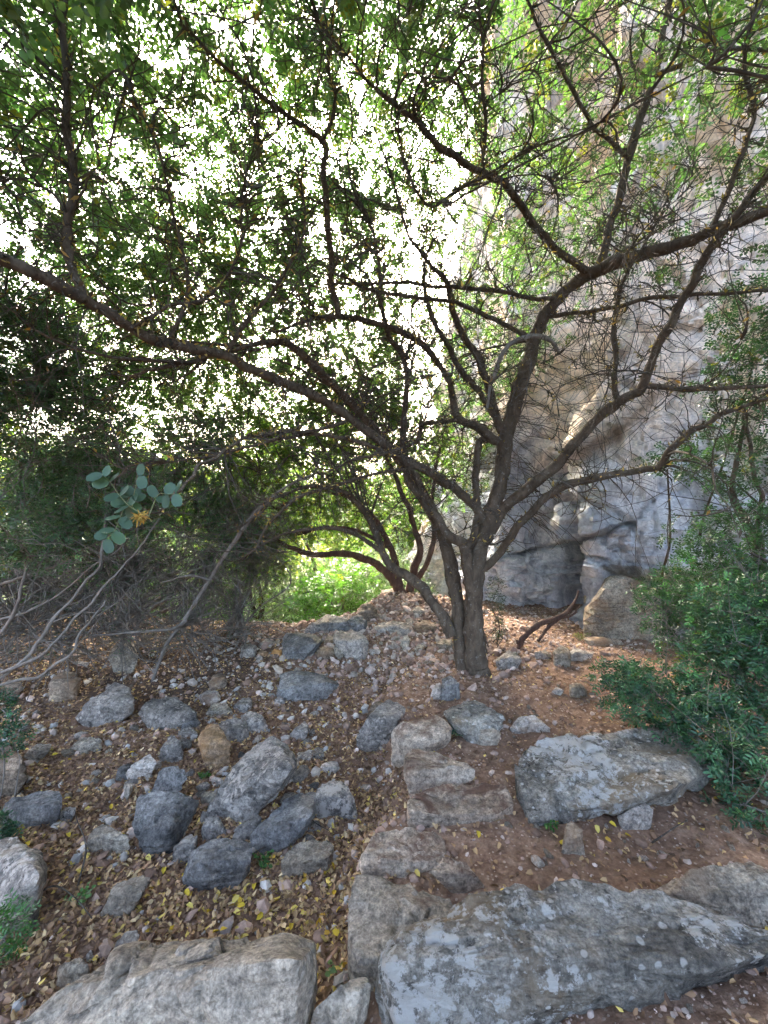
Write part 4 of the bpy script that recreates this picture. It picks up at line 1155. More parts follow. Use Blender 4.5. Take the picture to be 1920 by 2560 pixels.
# ------------------------------------------------------------------ generic shrubs and trees
def shrub(name, label, cat, base, lobes, stems, leaf, tint, group=None, wood='greytwig', n2n=60, n3n=600, leaf_mat='bushleaf', pairs=3, per=3, bare=0, stem_r=.018, twig_r=.0022, single=False, up_bias=1.0, spread=.3, warm=.03, stem_paths=None, stem_bend=.15, bare_r=.0026, stem_k=.85, kite=True):
    """base (3,), lobes [(c, r)], every lobe a leafy ellipsoid; stems: how many from the ground; leaf = (rachis, blade length, blade width)"""
    base = np.asarray(base, float)
    root = link(name, None, loc=base, label=label, cat=cat, group=group)
    W = Wood()
    cs = np.array([c for c, r in lobes], float); rs = np.array([np.broadcast_to(r, 3) for c, r in lobes], float)
    vol = rs.prod(1); pr = vol / vol.sum()
    paths = []
    if stem_paths:
        for pth in stem_paths:
            q_, r_ = traced(pth, 8, int(rng.integers(1e4)), .018)
            paths.append((q_, r_ * stem_k))
    for k in range(stems):
        li = k % len(lobes)
        top = cs[li] + rand_unit(1)[0] * rs[li] * .35
        foot = base + np.array([rng.normal(0, .06), rng.normal(0, .06), -.05])
        mid = foot + (top - foot) * .45 + np.array([rng.normal(0, stem_bend), rng.normal(0, stem_bend), rng.uniform(-.1, .15)]) * np.linalg.norm(top - foot) * .8
        q = catmull(np.array([foot, foot + (mid - foot) * .5 + rng.normal(0, .03, 3), mid, mid + (top - mid) * .55 + rng.normal(0, .05, 3), top]), 7)
        paths.append((q, np.linspace(stem_r * rng.uniform(.8, 1.2), stem_r * .3, len(q))))
    for P, R in paths:
        V, Fq = limb(P, R, 8, seed=int(rng.integers(1e4)), lump=.14)
        link("trunk" if single and P is paths[0][0] else "stem", mk_mesh("stem", V - base, Fq, M[wood]), parent=root)
        W.add(P, R)
    wp, wt, wr = W.arrays()
    def samp(n, lo, hi):
        li = rng.choice(len(lobes), n, p=pr)
        d = rand_unit(n)
        return cs[li] + d * rs[li] * rng.uniform(lo, hi, (n, 1)) ** .6
    t2 = samp(n2n, .3, .9)
    P2, _, L2 = grow_multi(t2, wp, wt, n=8, jit=.025, lead=.3)
    R2 = np.linspace(1, .35, 8)[None] * (twig_r * (1.2 + 1.2 * np.clip(L2, .1, 1.5)))[:, None]
    npt = np.vstack([P2.reshape(-1, 3), wp[::4]]); ntt = np.vstack([tangent_of(P2).reshape(-1, 3), wt[::4]])
    t3 = samp(n3n, .25, 1.0)
    t3 = t3[np.linalg.norm(t3 - np.array([0, 0, CAMZ]), axis=1) > .9]
    P3, _, L3 = grow_multi(t3, npt, ntt, n=5, jit=.05, lead=.25)
    R3 = np.linspace(1, .5, 5)[None] * (twig_r * np.clip(.6 + L3, .6, 1.3))[:, None]
    pr_ = [tubes(P2, R2, 4), tubes(P3[:, ::2], R3[:, ::2], 3)]
    if bare:
        P4, L4 = wisps(npt, ntt, bare, .2, .75, 5, .035, .05)
        P4 = P4[np.linalg.norm(P4[:, -1] - np.array([0, 0, CAMZ]), axis=1) > 1.2]
        pr_.append(tubes(P4, np.linspace(1, .5, 5)[None] * np.full((len(P4), 1), bare_r), 3))
    V, Fq, _ = merge(pr_)
    link("twigs", mk_mesh("twigs", V - base, Fq, M[wood]), parent=root, kind="stuff")
    tg = tangent_of(P3)
    B, Dv = [], []
    for j in range(5 - per, 5):
        B.append(P3[:, j]); Dv.append(tg[:, j] * .7 + rand_unit(len(P3)) * .8)
    B, Dv = np.vstack(B), np.vstack(Dv)
    up = unit(np.array([0, 0, up_bias]) + rng.normal(0, .5, B.shape))
    sz = rng.uniform(.75, 1.2, len(B))
    tt = leaf_tints(len(B), tint, spread, warm)
    if pairs:
        V, Fq, C = pinnate(B, Dv, up, leaf[0] * sz, pairs, leaf[1] * sz, leaf[2] * sz, tt, kite=kite)
    else:
        V, Fq, C = leaflets(B, Dv, up, leaf[1] * sz, leaf[2] * sz, tt, kite=kite)
    link("crown", mk_mesh("crown", V - base, Fq, M[leaf_mat], col=C), parent=root, kind="stuff")
    return root

def copy_thing(root, loc, rz, sc, label, group=None):
    r = root.copy(); COL.objects.link(r)
    r.location = loc; r.rotation_euler = (0, 0, rz); r.scale = (sc,) * 3
    r["label"] = label
    if group: r["group"] = group
    for ch in list(root.children):
        c = ch.copy(); COL.objects.link(c); c.parent = r
    return r

# mastic bush on the right, in front of the cliff
shrub("mastic_bush", "dark green mastic bush spilling over the whitish slab on the right", "bush", gp(1900, 1960) + np.array([.25, .15, 0]),
      [(at(1640, 1740, 2.75), (.38, .3, .22)), (at(1560, 1700, 2.8), (.2, .22, .16)), (at(1780, 1830, 2.5), (.34, .3, .3)), (at(1860, 1700, 2.6), (.35, .35, .4)), (at(1840, 1950, 2.2), (.22, .25, .26)), (at(1900, 2060, 2.0), (.16, .2, .2)), (at(1880, 1560, 2.7), (.4, .4, .35))],
      9, (.05, .032, .013), (.045, .105, .050), n2n=130, bare=140, n3n=1350, spread=.42, pairs=3, per=3, stem_r=.014, warm=.01, kite=False)
shrub("mastic_bush", "feathery green bush hanging in front of the cliff on the right", "bush", gp(1930, 1760) + np.array([.5, .35, 0]),
      [(at(1780, 1470, 3.3), (.5, .35, .32)), (at(1650, 1500, 3.4), (.24, .25, .2)), (at(1880, 1350, 3.2), (.45, .35, .35)), (at(1720, 1590, 3.2), (.35, .3, .2)), (at(1900, 1530, 3.0), (.35, .35, .4))],
      8, (.055, .036, .012), (.055, .115, .045), n2n=110, bare=150, n3n=1000, spread=.42, pairs=3, per=3, stem_r=.016, warm=.02, kite=False)
shrub("slender_tree", "slender dark-stemmed young tree against the cliff at the right edge", "tree", gp(1930, 1640) + np.array([.25, .3, 0]),
      [(at(1830, 1150, 3.4), (.45, .4, .4)), (at(1680, 1160, 3.5), (.28, .3, .16)), (at(1860, 950, 3.4), (.45, .4, .35)), (at(1700, 1330, 3.6), (.22, .2, .15)), (at(1900, 780, 3.4), (.4, .4, .4))],
      3, (.055, .034, .016), (.055, .105, .045), wood='bark', n2n=90, n3n=620, pairs=3, per=3, stem_r=.022,
      stem_paths=[[(1935,1640,3.6,30),(1912,1500,3.55,26),(1905,1400,3.5,26),(1890,1330,3.5,22),(1850,1280,3.45,18),(1830,1200,3.4,14),(1850,1100,3.4,11),(1865,1000,3.4,8)],[(1893,1335,3.5,14),(1900,1250,3.4,12),(1880,1140,3.4,10),(1870,1020,3.4,7)]])
# bare-stemmed bushes on the left
sp = lambda *a: list(a)
shrub("lentisk_bush", "bare-stemmed dark bush leaning in from the left edge", "bush", at(-60, 1760, 3.1),
      [(at(120, 1080, 3.4), (.75, .5, .55)), (at(300, 1260, 3.6), (.5, .45, .4)), (at(60, 1320, 3.3), (.5, .45, .4)), (at(30, 870, 3.4), (.6, .5, .55))],
      0, (.05, .030, .013), (.075, .125, .065), n2n=240, n3n=3400, pairs=3, per=3, bare=700, bare_r=.005, stem_k=.42, stem_r=.02, warm=.01,
      stem_paths=[[(-60,1740,3.1,26),(60,1650,3.15,22),(130,1560,3.2,20),(200,1480,3.25,18),(250,1400,3.3,16),(265,1300,3.35,14),(310,1180,3.4,9)],
                  [(-40,1700,3.1,22),(90,1640,3.1,19),(170,1570,3.15,16),(240,1480,3.2,14),(320,1400,3.25,11),(400,1300,3.3,7)],
                  [(-30,1720,3.0,20),(90,1690,3.0,18),(170,1640,3.0,16),(220,1560,3.05,12),(260,1500,3.1,8)],
                  [(-80,1650,3.3,26),(20,1560,3.3,20),(60,1420,3.3,17),(40,1300,3.3,14),(60,1150,3.35,10),(90,980,3.4,7)],
                  [(-60,1560,3.4,18),(40,1540,3.4,15),(130,1500,3.5,13),(260,1400,3.55,9),(340,1330,3.6,6)],
                  [(-70,1480,3.5,20),(60,1440,3.5,16),(180,1390,3.55,12),(280,1330,3.6,8)]])
shrub("lentisk_bush", "tangled grey-twigged bush behind the large rounded grey boulder", "bush", gp(250, 1590) + np.array([-.1, .4, 0]),
      [(at(420, 1240, 4.9), (.75, .6, .5)), (at(300, 1400, 4.8), (.7, .6, .4)), (at(560, 1330, 5.0), (.5, .5, .5)), (at(180, 1200, 5.2), (.8, .6, .6)), (at(500, 1100, 5.0), (.5, .5, .4)), (at(60, 1380, 5.2), (.8, .6, .5))],
      16, (.058, .036, .0155), (.08, .13, .07), n2n=280, n3n=3000, pairs=3, per=3, bare=900, bare_r=.0058, stem_r=.022, warm=.01, stem_bend=.3)
shrub("thin_shrub", "thin wiry shrub with bare curved stems beside the back rock row", "bush", gp(560, 1600) + np.array([0, .3, 0]),
      [(at(590, 1300, 5.6), (.45, .45, .55)), (at(660, 1400, 5.7), (.35, .4, .5)), (at(560, 1470, 5.5), (.35, .35, .4))],
      14, (.045, .026, .011), (.08, .13, .055), n2n=170, n3n=900, pairs=2, per=3, bare=1300, bare_r=.004, stem_r=.014, warm=.04, stem_bend=.25)
shrub("dead_thicket", "low tangle of bare grey twigs under the left bushes", "bush", gp(280, 1640) + np.array([0, .15, 0]),
      [(at(80, 1590, 3.9), (.6, .35, .28)), (at(280, 1560, 4.1), (.6, .4, .28)), (at(470, 1570, 4.3), (.45, .4, .26)), (at(590, 1560, 4.6), (.3, .3, .26)), (at(180, 1440, 4.2), (.75, .4, .42)), (at(430, 1430, 4.4), (.7, .4, .42)), (at(20, 1480, 3.9), (.5, .4, .4))],
      18, (.045, .026, .011), (.055, .085, .045), n2n=240, n3n=420, pairs=2, per=2, bare=1500, bare_r=.0062, twig_r=.0032, stem_r=.013, warm=.02, stem_bend=.4)
# second tree behind, with the arching limb
B2 = gp(1015, 1525) + np.array([0, .1, 0])
shrub("carob_tree", "smaller reddish-trunked carob tree with an arching limb behind the rock row", "tree", B2,
      [(at(760, 1180, 7.0), (1.5, 1.0, .7)), (at(900, 1050, 7.4), (1.3, 1.0, .8)), (at(700, 1330, 6.6), (.9, .7, .35)), (at(1060, 1150, 7.6), (.9, .8, .7)), (at(830, 1290, 7.2), (1.0, .8, .4)), (at(620, 1130, 7.0), (1.0, .9, .6))],
      0, (.12, .045, .034), (.12, .18, .04), wood='redbark', leaf_mat='leaf', n2n=260, n3n=1900, pairs=4, per=3, bare=900, twig_r=.003, single=True, warm=.08,
      stem_paths=[[(1022,1540,6.6,44),(1010,1500,6.6,34),(985,1455,6.6,30),(965,1430,6.55,26),(925,1402,6.5,22),(880,1385,6.4,19),(800,1386,6.3,17),(740,1376,6.2,14),(690,1352,6.1,11),(640,1350,6.0,7)],
                  [(1030,1530,6.65,34),(1025,1480,6.7,28),(1035,1430,6.75,24),(1050,1370,6.8,20),(1030,1300,6.9,17),(1000,1220,7.0,14),(960,1130,7.1,10),(930,1030,7.2,7)],
                  [(1000,1470,6.6,24),(985,1400,6.7,20),(960,1340,6.7,17),(920,1280,6.7,14),(860,1240,6.7,11),(780,1230,6.6,9),(690,1270,6.5,7)],
                  [(1040,1450,6.75,18),(1070,1400,6.8,16),(1085,1330,6.9,14),(1080,1240,7.1,11),(1100,1120,7.3,8)],
                  [(975,1370,6.7,13),(900,1330,6.6,12),(820,1320,6.5,10),(730,1335,6.4,8),(650,1330,6.3,6)]])

# ------------------------------------------------------------------ shrubs and trees beyond the rim
def lob(c, r): return (np.array(c, float), r)
protoA = shrub("hillside_bush", "rounded grey-green bush on the slope just beyond the rock row", "bush", (-1.6, 9.6, float(height(np.array([-1.6]), np.array([9.6]))[0])),
    [lob((-1.6, 9.6, float(height0(-1.6, 9.6)) + .75), (.95, .9, .75)), lob((-1.0, 9.5, float(height0(-1.6, 9.6)) + .55), (.6, .6, .5))], 7, (.07, .05, .018), (.20, .26, .14), group="bushes on the slope beyond the rim", n2n=90, n3n=1300, pairs=3, per=2, stem_r=.02, warm=.0, spread=.22)
protoB = shrub("hillside_bush", "bright green leafy bush beyond the rim right behind the slanted slab", "bush", (-1.0, 8.3, float(height(np.array([-1.0]), np.array([8.3]))[0])),
    [lob((-1.0, 8.3, float(height0(-1.0, 8.3)) + .55), (.7, .6, .55))], 6, (.08, .045, .024), (.14, .26, .06), group="bushes on the slope beyond the rim", n2n=70, n3n=700, pairs=3, per=2, stem_r=.02, warm=.02, spread=.25)
protoA.scale = (1.35,) * 3; protoB.scale = (1.5,) * 3
r = np.random.default_rng(31)
SPOTS = [(-.2, 9.2, 1.45, 'A', "grey-green bush beyond the rim nearest the reddish trunk"), (.35, 11.5, 1.7, 'A', "pale green bush on the slope between reddish trunk and far white rock"), (-.9, 12.2, 1.9, 'A', "middle pale green bush on the slope beyond the rim"),
         (-2.8, 11.5, 1.9, 'A', "left pale green bush on the slope, partly behind wiry stems"), (-2.2, 15, 1.8, 'B', "bright green bush higher on the far slope, left of centre"), (-.2, 15.5, 1.9, 'A', "large grey-green bush on the far slope near the cliff"),
         (-4.2, 9.0, 1.5, 'B', "green bush glimpsed behind the tangled grey-twigged bush"), (-6.0, 10.5, 1.9, 'B', "green bush glimpsed through bare stems at the far left"), (-4.8, 13, 1.9, 'A', "grey-green bush glimpsed beyond the thin wiry shrub"), (-3.2, 19, 2.4, 'B', "big bright green bush far down the slope"), (.8, 20, 2.3, 'A', "big pale bush far down the slope beside the cliff"), (-5.2, 6.6, 1.3, 'B', "green bush low behind the bare stems at the left edge"), (-3.9, 7.2, 1.2, 'A', "grey-green bush low behind the tangled grey-twigged bush"), (-6.8, 8.2, 1.6, 'A', "grey-green bush at the left edge behind bare stems"), (-8, 15, 2.6, 'B', "tall green bush far behind the leaning left bush")]
for x, y, sc, kd, lab in SPOTS:
    z = float(height(np.array([x]), np.array([y]))[0])
    copy_thing(protoA if kd == 'A' else protoB, (x, y, z - .05), r.uniform(0, 6.28), sc, lab, "bushes on the slope beyond the rim")

def bg_tree(x, y, h, w, label, tint, n3=1500, zc=.62, leaf=.09):
    z = float(height(np.array([x]), np.array([y]))[0])
    b = np.array([x, y, z])
    lobes = [lob(b + [r.normal(0, w * .35), r.normal(0, w * .3), h * zc + r.normal(0, h * .13)], (w * r.uniform(.45, .65), w * r.uniform(.45, .6), h * r.uniform(.2, .3))) for _ in range(6)]
    return shrub("background_tree", label, "tree", b, lobes, 5, (leaf * 2.2, leaf * 1.25, leaf * .84), tint, group="trees beyond the rim", wood='bark', leaf_mat='leaf', n2n=130, n3n=n3, pairs=3, per=2, stem_r=.07, twig_r=.006, single=True, warm=.12, spread=.3)
bg_tree(-5.4, 8.2, 4.6, 2.4, "backlit yellow-green tree behind the leaning left bush", (.17, .22, .045), 1178, .55)
bg_tree(-3.2, 10.5, 5.6, 2.6, "backlit green tree behind the tangled grey-twigged bush", (.16, .22, .05), 1178, .6)
bg_tree(-9.0, 12.5, 7.0, 3.6, "large hazy tree at the far left beyond the bushes", (.13, .18, .05), 1116, .55, .12)
bg_tree(-1.2, 17, 9.5, 3.4, "tall pale green tree down the slope behind the arching limb", (.20, .26, .07), 1178, .62, .13)
bg_tree(-5.6, 18, 9.0, 4.0, "broad yellow-lit tree down the slope left of centre", (.28, .27, .05), 1054, .55, .14)
bg_tree(.9, 13.5, 6.5, 2.2, "green tree standing before the far pale cliff", (.16, .22, .05), 930, .68, .10)

# far scrub that reads as one mass
n = 5200
fx, fy = rng.uniform(-70, 40, n), 30 + rng.random(n) ** 1.3 * 55
fz = height(fx, fy)
blob = np.stack([fx, fy, fz], axis=1)
B = np.repeat(blob, 5, axis=0) + rng.normal(0, 1, (n * 5, 3)) * np.array([.7, .7, .5]) + np.array([0, 0, .7])
V, Fq, C = leaflets(B, rand_unit(len(B)), rand_unit(len(B)), rng.uniform(.35, .8, len(B)), rng.uniform(.3, .5, len(B)), leaf_tints(len(B), (.07, .10, .035), .3, .1), kite=True)
link("far_scrub", mk_mesh("far_scrub", V, Fq, M['leaf'], col=C), label="far hillside covered in green scrub", cat="scrub", kind="stuff")

# ------------------------------------------------------------------ leaf litter, gravel
def litter_density(x, y):
    edge = np.interp(y, [0.8, 1.2, 1.6, 2.0, 2.3, 2.8, 3.4, 4.2, 5.0], [-.16, -.15, -.13, -.08, .08, .02, -.05, .2, .4])
    left = 1 - sstep(-.03, .12, x - edge)
    d = left * np.interp(y, [.5, 2.2, 3.2, 4.2, 5.2, 7], [1, 1, .75, .5, .3, .2]) + (1 - left) * .09
    d = np.maximum(d, sstep(1.6, 2.6, -x) * .75)
    return d
n = 210000
x = rng.uniform(-4.6, 3.2, n); y = .55 + rng.random(n) ** 1.25 * 6.2
vis = np.abs(x) < y * 1.05 + .25
keep = vis & (rng.random(n) < litter_density(x, y) * np.clip(2.3 / y, .35, 1))
x, y = x[keep], y[keep]
n = len(x); print("litter leaves", n)
z = height(x, y)
B = np.stack([x, y, z + rng.uniform(0, .018, n)], axis=1)
ang = rng.uniform(0, 2 * np.pi, n)
D = np.stack([np.cos(ang), np.sin(ang), rng.normal(.05, .22, n)], axis=1)
up = np.stack([rng.normal(0, .38, n), rng.normal(0, .38, n), np.ones(n)], axis=1)
up *= np.where(rng.random(n) < .3, -1, 1)[:, None]
pal = np.array([(.15, .088, .056), (.235, .138, .082), (.34, .205, .115), (.46, .30, .155), (.58, .42, .235), (.62, .45, .12)])
bed = np.exp(-((x + .45) / .6) ** 2 - ((y - 1.75) / .55) ** 2)
pw = np.stack([.22 - .14 * bed, .27 - .12 * bed, .25 + 0 * bed, .16 + .10 * bed, .08 + .14 * bed, .02 + .09 * bed], axis=1)
pw /= pw.sum(1, keepdims=True)
ci = (rng.random(n)[:, None] > np.cumsum(pw, axis=1)).sum(1).clip(0, 5)
tint = pal[ci] * np.exp(rng.normal(0, .22, (n, 1)))
V, Fq, C = leaflets(B, D, up, rng.uniform(.016, .036, n), rng.uniform(.011, .022, n), tint, .28, .35)
link("leaf_litter", mk_mesh("leaf_litter", V, Fq, M['litter'], col=C), label="dry brown and tan leaf litter filling the gully", cat="leaf litter", kind="stuff")

I1, FI1 = ico(1)
def gravel(name, label, n, region, smin, smax, pal, seed, flat=.65, ex=2.2):
    r = np.random.default_rng(seed)
    x, y = region(r, n)
    n = len(x)
    z = height(x, y)
    s = smin * (smax / smin) ** (r.random(n) ** ex)
    sc = s[:, None] * np.stack([np.ones(n), r.uniform(.6, 1, n), r.uniform(.4, .85, n) * flat * 1.3], axis=1) / 2
    a = r.uniform(0, 6.28, n)
    Vv = I1[None] * (1 + r.uniform(-.32, .25, (n, 12, 1))) * sc[:, None, :]
    ca, sa = np.cos(a)[:, None], np.sin(a)[:, None]
    X = Vv[..., 0] * ca - Vv[..., 1] * sa; Y = Vv[..., 0] * sa + Vv[..., 1] * ca
    Vv = np.stack([X + x[:, None], Y + y[:, None], Vv[..., 2] + X * r.normal(0, .3, (n, 1)) + (z + s * .08)[:, None]], axis=2)
    Fv = FI1[None] + (np.arange(n) * 12)[:, None, None]
    c = np.array(pal)[r.integers(len(pal), size=n)] * np.exp(r.normal(0, .2, (n, 1)))
    link(name, mk_mesh(name, Vv.reshape(-1, 3), Fv.reshape(-1, 3), M['gravel'], smooth=False, col=np.repeat(c, 12, axis=0)), label=label, cat="gravel", kind="stuff")
PINK = [(.36, .25, .19), (.30, .20, .15), (.42, .33, .27), (.24, .155, .11), (.19, .12, .085)]
def rg_path(r, n):
    x = r.uniform(-.2, 3.2, n); y = 1.5 + r.random(n) * 5.6
    return x[(k := (np.abs(x) < y * 1.05))], y[k]
def rg_bank(r, n):
    x = r.normal(.1, .75, n); y = r.normal(5.4, .9, n)
    return x, y
def rg_left(r, n):
    x = r.uniform(-4.0, 0.1, n); y = 1.2 + r.random(n) * 5
    return x[(k := (np.abs(x) < y * 1.05))], y[k]
def rg_corner(r, n):
    x = .45 + r.random(n) * 1.1; y = .75 + r.random(n) * .75
    return x, y
gravel("gravel", "small stones strewn over the red path", 4600, rg_path, .010, .065, PINK, 41)
gravel("gravel", "tan rubble covering the stony bank left of the trunk", 5200, rg_bank, .018, .13, PINK + [(.34, .28, .22)], 42, .9, 1.7)
gravel("gravel", "small stones among the leaf litter of the gully", 4600, rg_left, .012, .085, PINK + [(.40, .355, .30), (.44, .39, .33), (.33, .31, .28)], 43, .9, 1.6)
gravel("gravel", "pinkish gravel at the bottom right corner", 2200, rg_corner, .005, .026, PINK + [(.45, .36, .29)], 44)

def rg_foot(r, n):
    x = .9 + r.random(n) * 2.2; y = 4.4 + r.random(n) * 2.4
    return x, y
gravel("gravel", "pale pinkish chips strewn before the cliff behind the trunk", 2600, rg_foot, .014, .07, [(.46, .35, .28), (.38, .27, .21), (.52, .44, .37), (.30, .20, .15)], 45)

# single bright leaves
def leaf_mesh(nm, c, L, W, seed):
    r = np.random.default_rng(seed)
    V, Fq, C = leaflets(np.zeros((1, 3)), np.array([[1., 0, .1]]), np.array([[r.normal(0, .3), r.normal(0, .3), 1.]]), L, W, np.array([c]), .22, .3)
    return mk_mesh(nm, V, Fq, M['litter'], col=C)
LF = [leaf_mesh("fallen_leaf", c, L, W, i) for i, (c, L, W) in enumerate([((.62, .44, .05), .034, .022), ((.55, .36, .04), .030, .020), ((.66, .52, .14), .036, .024), ((.50, .30, .05), .028, .018)])]
def scatter_leaves(n, box, label, group, seed):
    r = np.random.default_rng(seed)
    for _ in range(n):
        g = gp(r.uniform(box[0], box[2]), r.uniform(box[1], box[3]))
        o = link("fallen_leaf", LF[r.integers(4)], loc=(g[0], g[1], g[2] + .02), label=label, cat="leaf", group=group)
        o.rotation_euler = (r.normal(0, .3), r.normal(0, .3), r.uniform(0, 6.28))
scatter_leaves(95, (380, 2150, 860, 2480), "bright yellow fallen leaf on the brown leaf bed", "yellow leaves on the leaf bed", 51)
scatter_leaves(26, (1100, 1950, 1850, 2180), "yellow fallen leaf on the bare soil near the slabs", "yellow leaves on the soil", 52)
scatter_leaves(24, (60, 1850, 420, 2250), "yellow fallen leaf among the left stones", "yellow leaves among the left stones", 53)

# ------------------------------------------------------------------ small things
# leafy carob sprig hanging close to the lens
SB = at(372, 1290, 1.22)
sprig = link("carob_sprig", None, loc=SB, label="blue-green carob sprig with rounded leaflets hanging close at the left", cat="sprig")
def sprig_leaf(pts, d, tips=True):
    P = np.stack([at(a, b, dd) for (a, b), dd in zip(pts, d)])
    q = catmull(P, 6)
    V, Fq = limb(q, np.linspace(.0014, .0008, len(q)), 6, 1, .05)
    link("leaf_stalk", mk_mesh("leaf_stalk", V - SB, Fq, M['sprigstalk']), parent=sprig)
    return q
M['sprigstalk'] = tint_mat("green_stalk", rough=.5)
M['sprigstalk'].node_tree.nodes["Principled BSDF"].inputs["Base Color"].default_value = (.2, .22, .1, 1)
for l in list(M['sprigstalk'].node_tree.links):
    if l.to_socket.name == "Base Color": M['sprigstalk'].node_tree.links.remove(l)
def big_leaflet(B, D, nrm, L, W, c):
    """rounded blade with a notch at its tip, 24 triangles"""
    D = unit(D); S = unit(np.cross(D, nrm)); U = np.cross(S, D)
    prof = [(0, .04), (.12, .34), (.35, .5), (.65, .52), (.88, .36), (.98, .16)]
    mid = [(0, 0), (.12, -.02), (.35, -.03), (.65, -.02), (.88, .02), (.94, .04)]
    V = []
    for (t, w), (tm, h) in zip(prof, mid):
        V += [B + D * L * t + S * W * w + U * W * (.10 - .12 * t), B + D * L * tm + U * W * h, B + D * L * t - S * W * w + U * W * (.10 - .12 * t)]
    V = np.array(V)
    Fq = []
    for i in range(5):
        a = i * 3
        Fq += [(a, a + 1, a + 4, a + 3), (a + 1, a + 2, a + 5, a + 4)]
    return V, np.array(Fq), np.tile(np.array(c), (len(V), 1))
SPR = [([(372, 1290), (330, 1270), (300, 1240), (275, 1205), (255, 1185)], 4), ([(330, 1270), (335, 1235), (345, 1200), (352, 1190)], 2), ([(372, 1290), (395, 1238), (420, 1236), (440, 1234)], 3), ([(345, 1280), (318, 1262), (300, 1295), (285, 1330), (262, 1350)], 4), ([(330, 1270), (326, 1240), (318, 1262), (325, 1290)], 3)]
for k, (pts, np_) in enumerate(SPR):
    q = sprig_leaf(pts, np.linspace(1.22, 1.14 + .02 * k, len(pts)))
    tt = unit(np.gradient(q, axis=0))
    for i in range(np_):
        j = int((.3 + .7 * i / max(np_ - 1, 1)) * (len(q) - 1))
        for s in (-1, 1):
            side = unit(np.cross(tt[j], np.array([0, -1, .2]))) * s
            nrm = unit(np.array([rng.normal(0, .35), -.7, .6 + rng.normal(0, .35)]))
            c = np.array((.06, .105, .065)) * rng.uniform(.65, 1.3)
            V, Fq, C = big_leaflet(q[j], side + tt[j] * .35, nrm, .044 * rng.uniform(.75, 1.12), .031 * rng.uniform(.85, 1.1), c)
            link("leaflet", mk_mesh("leaflet", V - SB, Fq, M['leaf'], col=C), parent=sprig)
cb = np.repeat([at(350, 1292, 1.2)], 90, axis=0) + rng.normal(0, .004, (90, 3))
V, Fq, C = leaflets(cb, rand_unit(90) + np.array([.2, 0, -.1]), rand_unit(90), rng.uniform(.012, .03, 90), .004, leaf_tints(90, (.42, .26, .06), .2))
link("flower_tuft", mk_mesh("flower_tuft", V - SB, Fq, M['litter'], col=C), parent=sprig, label="ochre flower tuft")

def stick(name, pts, label, cat="branch", mat='greytwig', side=None, m=9):
    P, R = traced(pts, m, int(rng.integers(1e4)), .006)
    base = P[0].copy()
    V, Fq = limb(P, R, 8, int(rng.integers(1e4)), .16)
    o = link(name, mk_mesh(name, V - base, Fq, M[mat]), loc=base, label=label, cat=cat)
    for sp_ in side or []:
        P, R = traced(sp_, 7, int(rng.integers(1e4)), .01)
        V, Fq = limb(P, R, 6, int(rng.integers(1e4)), .16)
        link("side_branch", mk_mesh("side_branch", V - base, Fq, M[mat]), parent=o)
    return o
d0 = gp(380, 1705)[1]
stick("dead_pole", [(380,1705,d0,8),(418,1610,d0+.05,9),(470,1535,d0+.1,10),(530,1440,d0+.1,10),(585,1355,d0+.05,10),(645,1275,d0,9),(720,1215,d0-.1,8),(800,1180,d0-.2,6)], "long pale dead pole leaning up to the right from the gully rocks",
      side=[[(468,1550,d0+.1,9),(420,1575,d0,8),(330,1580,d0-.1,7),(230,1590,d0-.15,5)], [(530,1450,d0+.1,8),(470,1440,d0,6),(400,1460,d0,4)]])
d1 = gp(1300, 1622)[1]
stick("dead_branch", [(1296,1622,d1,14),(1312,1590,d1,15),(1350,1560,d1+.1,14),(1395,1545,d1+.2,13),(1425,1522,d1+.3,9),(1438,1500,d1+.35,6),(1446,1478,d1+.4,4)], "dark forked dead branch lying on the path before the cliff", mat='redbark',
      side=[[(1345,1602,d1-.02,9),(1370,1570,d1+.1,9),(1400,1545,d1+.2,9)], [(1395,1545,d1+.2,7),(1428,1538,d1+.25,6),(1452,1512,d1+.3,3)], [(1300,1618,d1,8),(1290,1600,d1,6)]])
for pts, lab in (([(612, 2155), (650, 2135), (690, 2122), (720, 2115)], "thin dark twig lying in leaves below the wedge-shaped dark rock"), ([(718, 2048), (760, 2052), (790, 2075), (822, 2098)], "thin bent twig lying below the twin-peaked rock"), ([(1630, 2095), (1680, 2078), (1715, 2066)], "short dark twig on the soil right of the whitish slab"), ([(40, 2320), (120, 2290), (180, 2305), (230, 2330)], "thin bare twig arching over litter at the lower left"), ([(195, 2240), (215, 2180), (195, 2110), (190, 2060)], "crooked bare twig rising from litter at the lower left")):
    g = [gp(a, b) for a, b in pts]
    P = catmull(np.array([p + [0, 0, .02 + .012 * i % 2] for i, p in enumerate(g)]), 6)
    if "rising" in lab or "arching" in lab: P = P + np.array([0, 0, 1])[None] * (np.sin(np.linspace(0, np.pi, len(P))) * .08)[:, None]
    V, Fq = limb(P, np.linspace(.0045, .002, len(P)), 6, 3, .2)
    link("twig", mk_mesh("twig", V - P[0], Fq, M['twig']), loc=P[0], label=lab, cat="twig")

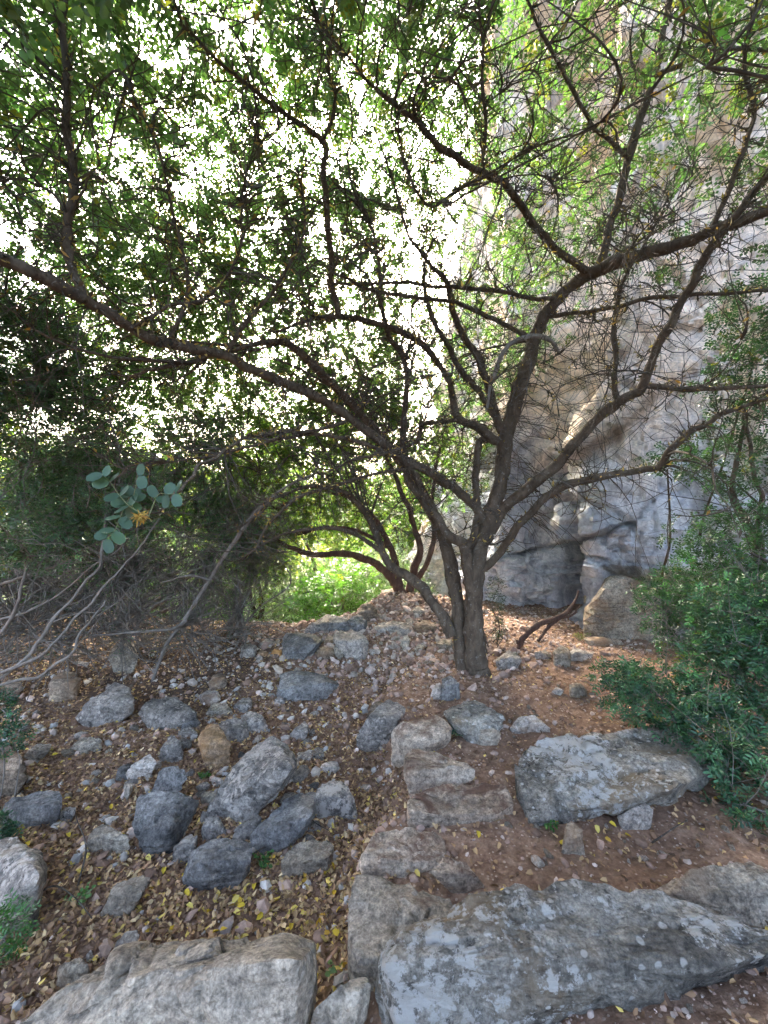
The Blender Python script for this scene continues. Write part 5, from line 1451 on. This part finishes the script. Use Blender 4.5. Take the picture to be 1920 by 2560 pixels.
def weed(px, py, label, hgt=.08, n=9, tint=(.07, .16, .04), L=.03, W=.022, d=None, spread=.5):
    hgt *= .75; L *= .75; W *= .75
    b = gp(px, py) if d is None else at(px, py, d)
    root = link("weed", None, loc=b, label=label, cat="plant")
    tips = b + np.stack([rng.normal(0, hgt * spread, n), rng.normal(0, hgt * spread, n), rng.uniform(.4, 1, n) * hgt], axis=1)
    t = np.linspace(0, 1, 5)[None, :, None]
    P = b + (tips - b)[:, None] * t; P[:, :, 2] += (np.sin(t[..., 0] * 2.2) * hgt * .15)
    V, Fq = tubes(P, np.full((n, 5), .0013), 4)
    link("stems", mk_mesh("stems", V - b, Fq, M['sprigstalk']), parent=root)
    B = np.vstack([P[:, k] for k in (2, 3, 4, 4)])
    V, Fq, C = leaflets(B, rand_unit(len(B)) * np.array([1, 1, .4]), np.array([0, 0, 1.]) + rng.normal(0, .35, (len(B), 3)), rng.uniform(.7, 1.1, len(B)) * L, rng.uniform(.7, 1.1, len(B)) * W, leaf_tints(len(B), tint, .2))
    link("foliage", mk_mesh("foliage", V - b, Fq, M['leaf'], col=C), parent=root)
for px, py, lab, kw in ((655, 2175, "small green weed in the leaves below the dark squarish rock", dict(n=8)), (205, 2265, "pale green sprouting weed on the left litter", dict(n=6, tint=(.14, .26, .09))), (512, 1945, "little clover-like weed above the tilted slab", dict(n=8, hgt=.05)),
        (1125, 1845, "bluish green seedling beside the white-speckled angular rock", dict(n=9, hgt=.12, tint=(.04, .10, .06))), 
        (1338, 2545, "fine green grass tuft at the foot of the lichen boulder", dict(n=26, hgt=.06, W=.004, L=.04, spread=.35)), (1380, 2085, "tiny green weed in soil by the propped wedge stone", dict(n=5, hgt=.04)), (845, 2420, "pale green seedling among yellow leaves beside the smooth block", dict(n=5, hgt=.04, tint=(.16, .26, .10))), (1450, 1600, "yellowish weed at the base of the cliff buttress", dict(n=14, hgt=.14, tint=(.16, .19, .04))), (1690, 1590, "pale spiky plant under the bush at the cliff foot", dict(n=30, hgt=.3, W=.006, L=.09, tint=(.16, .24, .10), spread=.5))):
    weed(px, py, lab, **kw)

# bushes poking in at the left edge and the sapling by the trunk
b = gp(-40, 2010)
shrub("mastic_sprout", "leafy green sprout at the left edge above the dark boulder", "plant", b, [lob(at(15, 1835, b[1]), (.13, .13, .13)), lob(at(-20, 1760, b[1]), (.12, .12, .12))], 4, (.04, .024, .011), (.035, .085, .045), n2n=20, n3n=130, pairs=3, per=2, stem_r=.005)
b = gp(-60, 2460)
shrub("mastic_sprout", "feathery green sprout at the lower left edge of the photo", "plant", b, [lob(at(-5, 2345, b[1]), (.10, .10, .09))], 4, (.035, .022, .007), (.05, .13, .035), n2n=14, n3n=80, pairs=3, per=2, stem_r=.004)
b = gp(-50, 2160)
shrub("mastic_sprout", "dark leafy sprout between the two boulders at the left edge", "plant", b, [lob(at(-10, 2075, b[1]), (.10, .10, .09))], 4, (.035, .022, .010), (.03, .075, .04), n2n=14, n3n=80, pairs=3, per=2, stem_r=.004)
b = gp(1235, 1620)
shrub("sapling", "dark thin-stemmed sapling growing close behind the forked trunk", "plant", b, [lob(at(1245, 1560, b[1]), (.10, .1, .22)), lob(at(1240, 1480, b[1]), (.12, .1, .22))], 5, (.04, .026, .008), (.03, .06, .025), wood='twig', n2n=36, n3n=170, pairs=2, per=2, stem_r=.007)
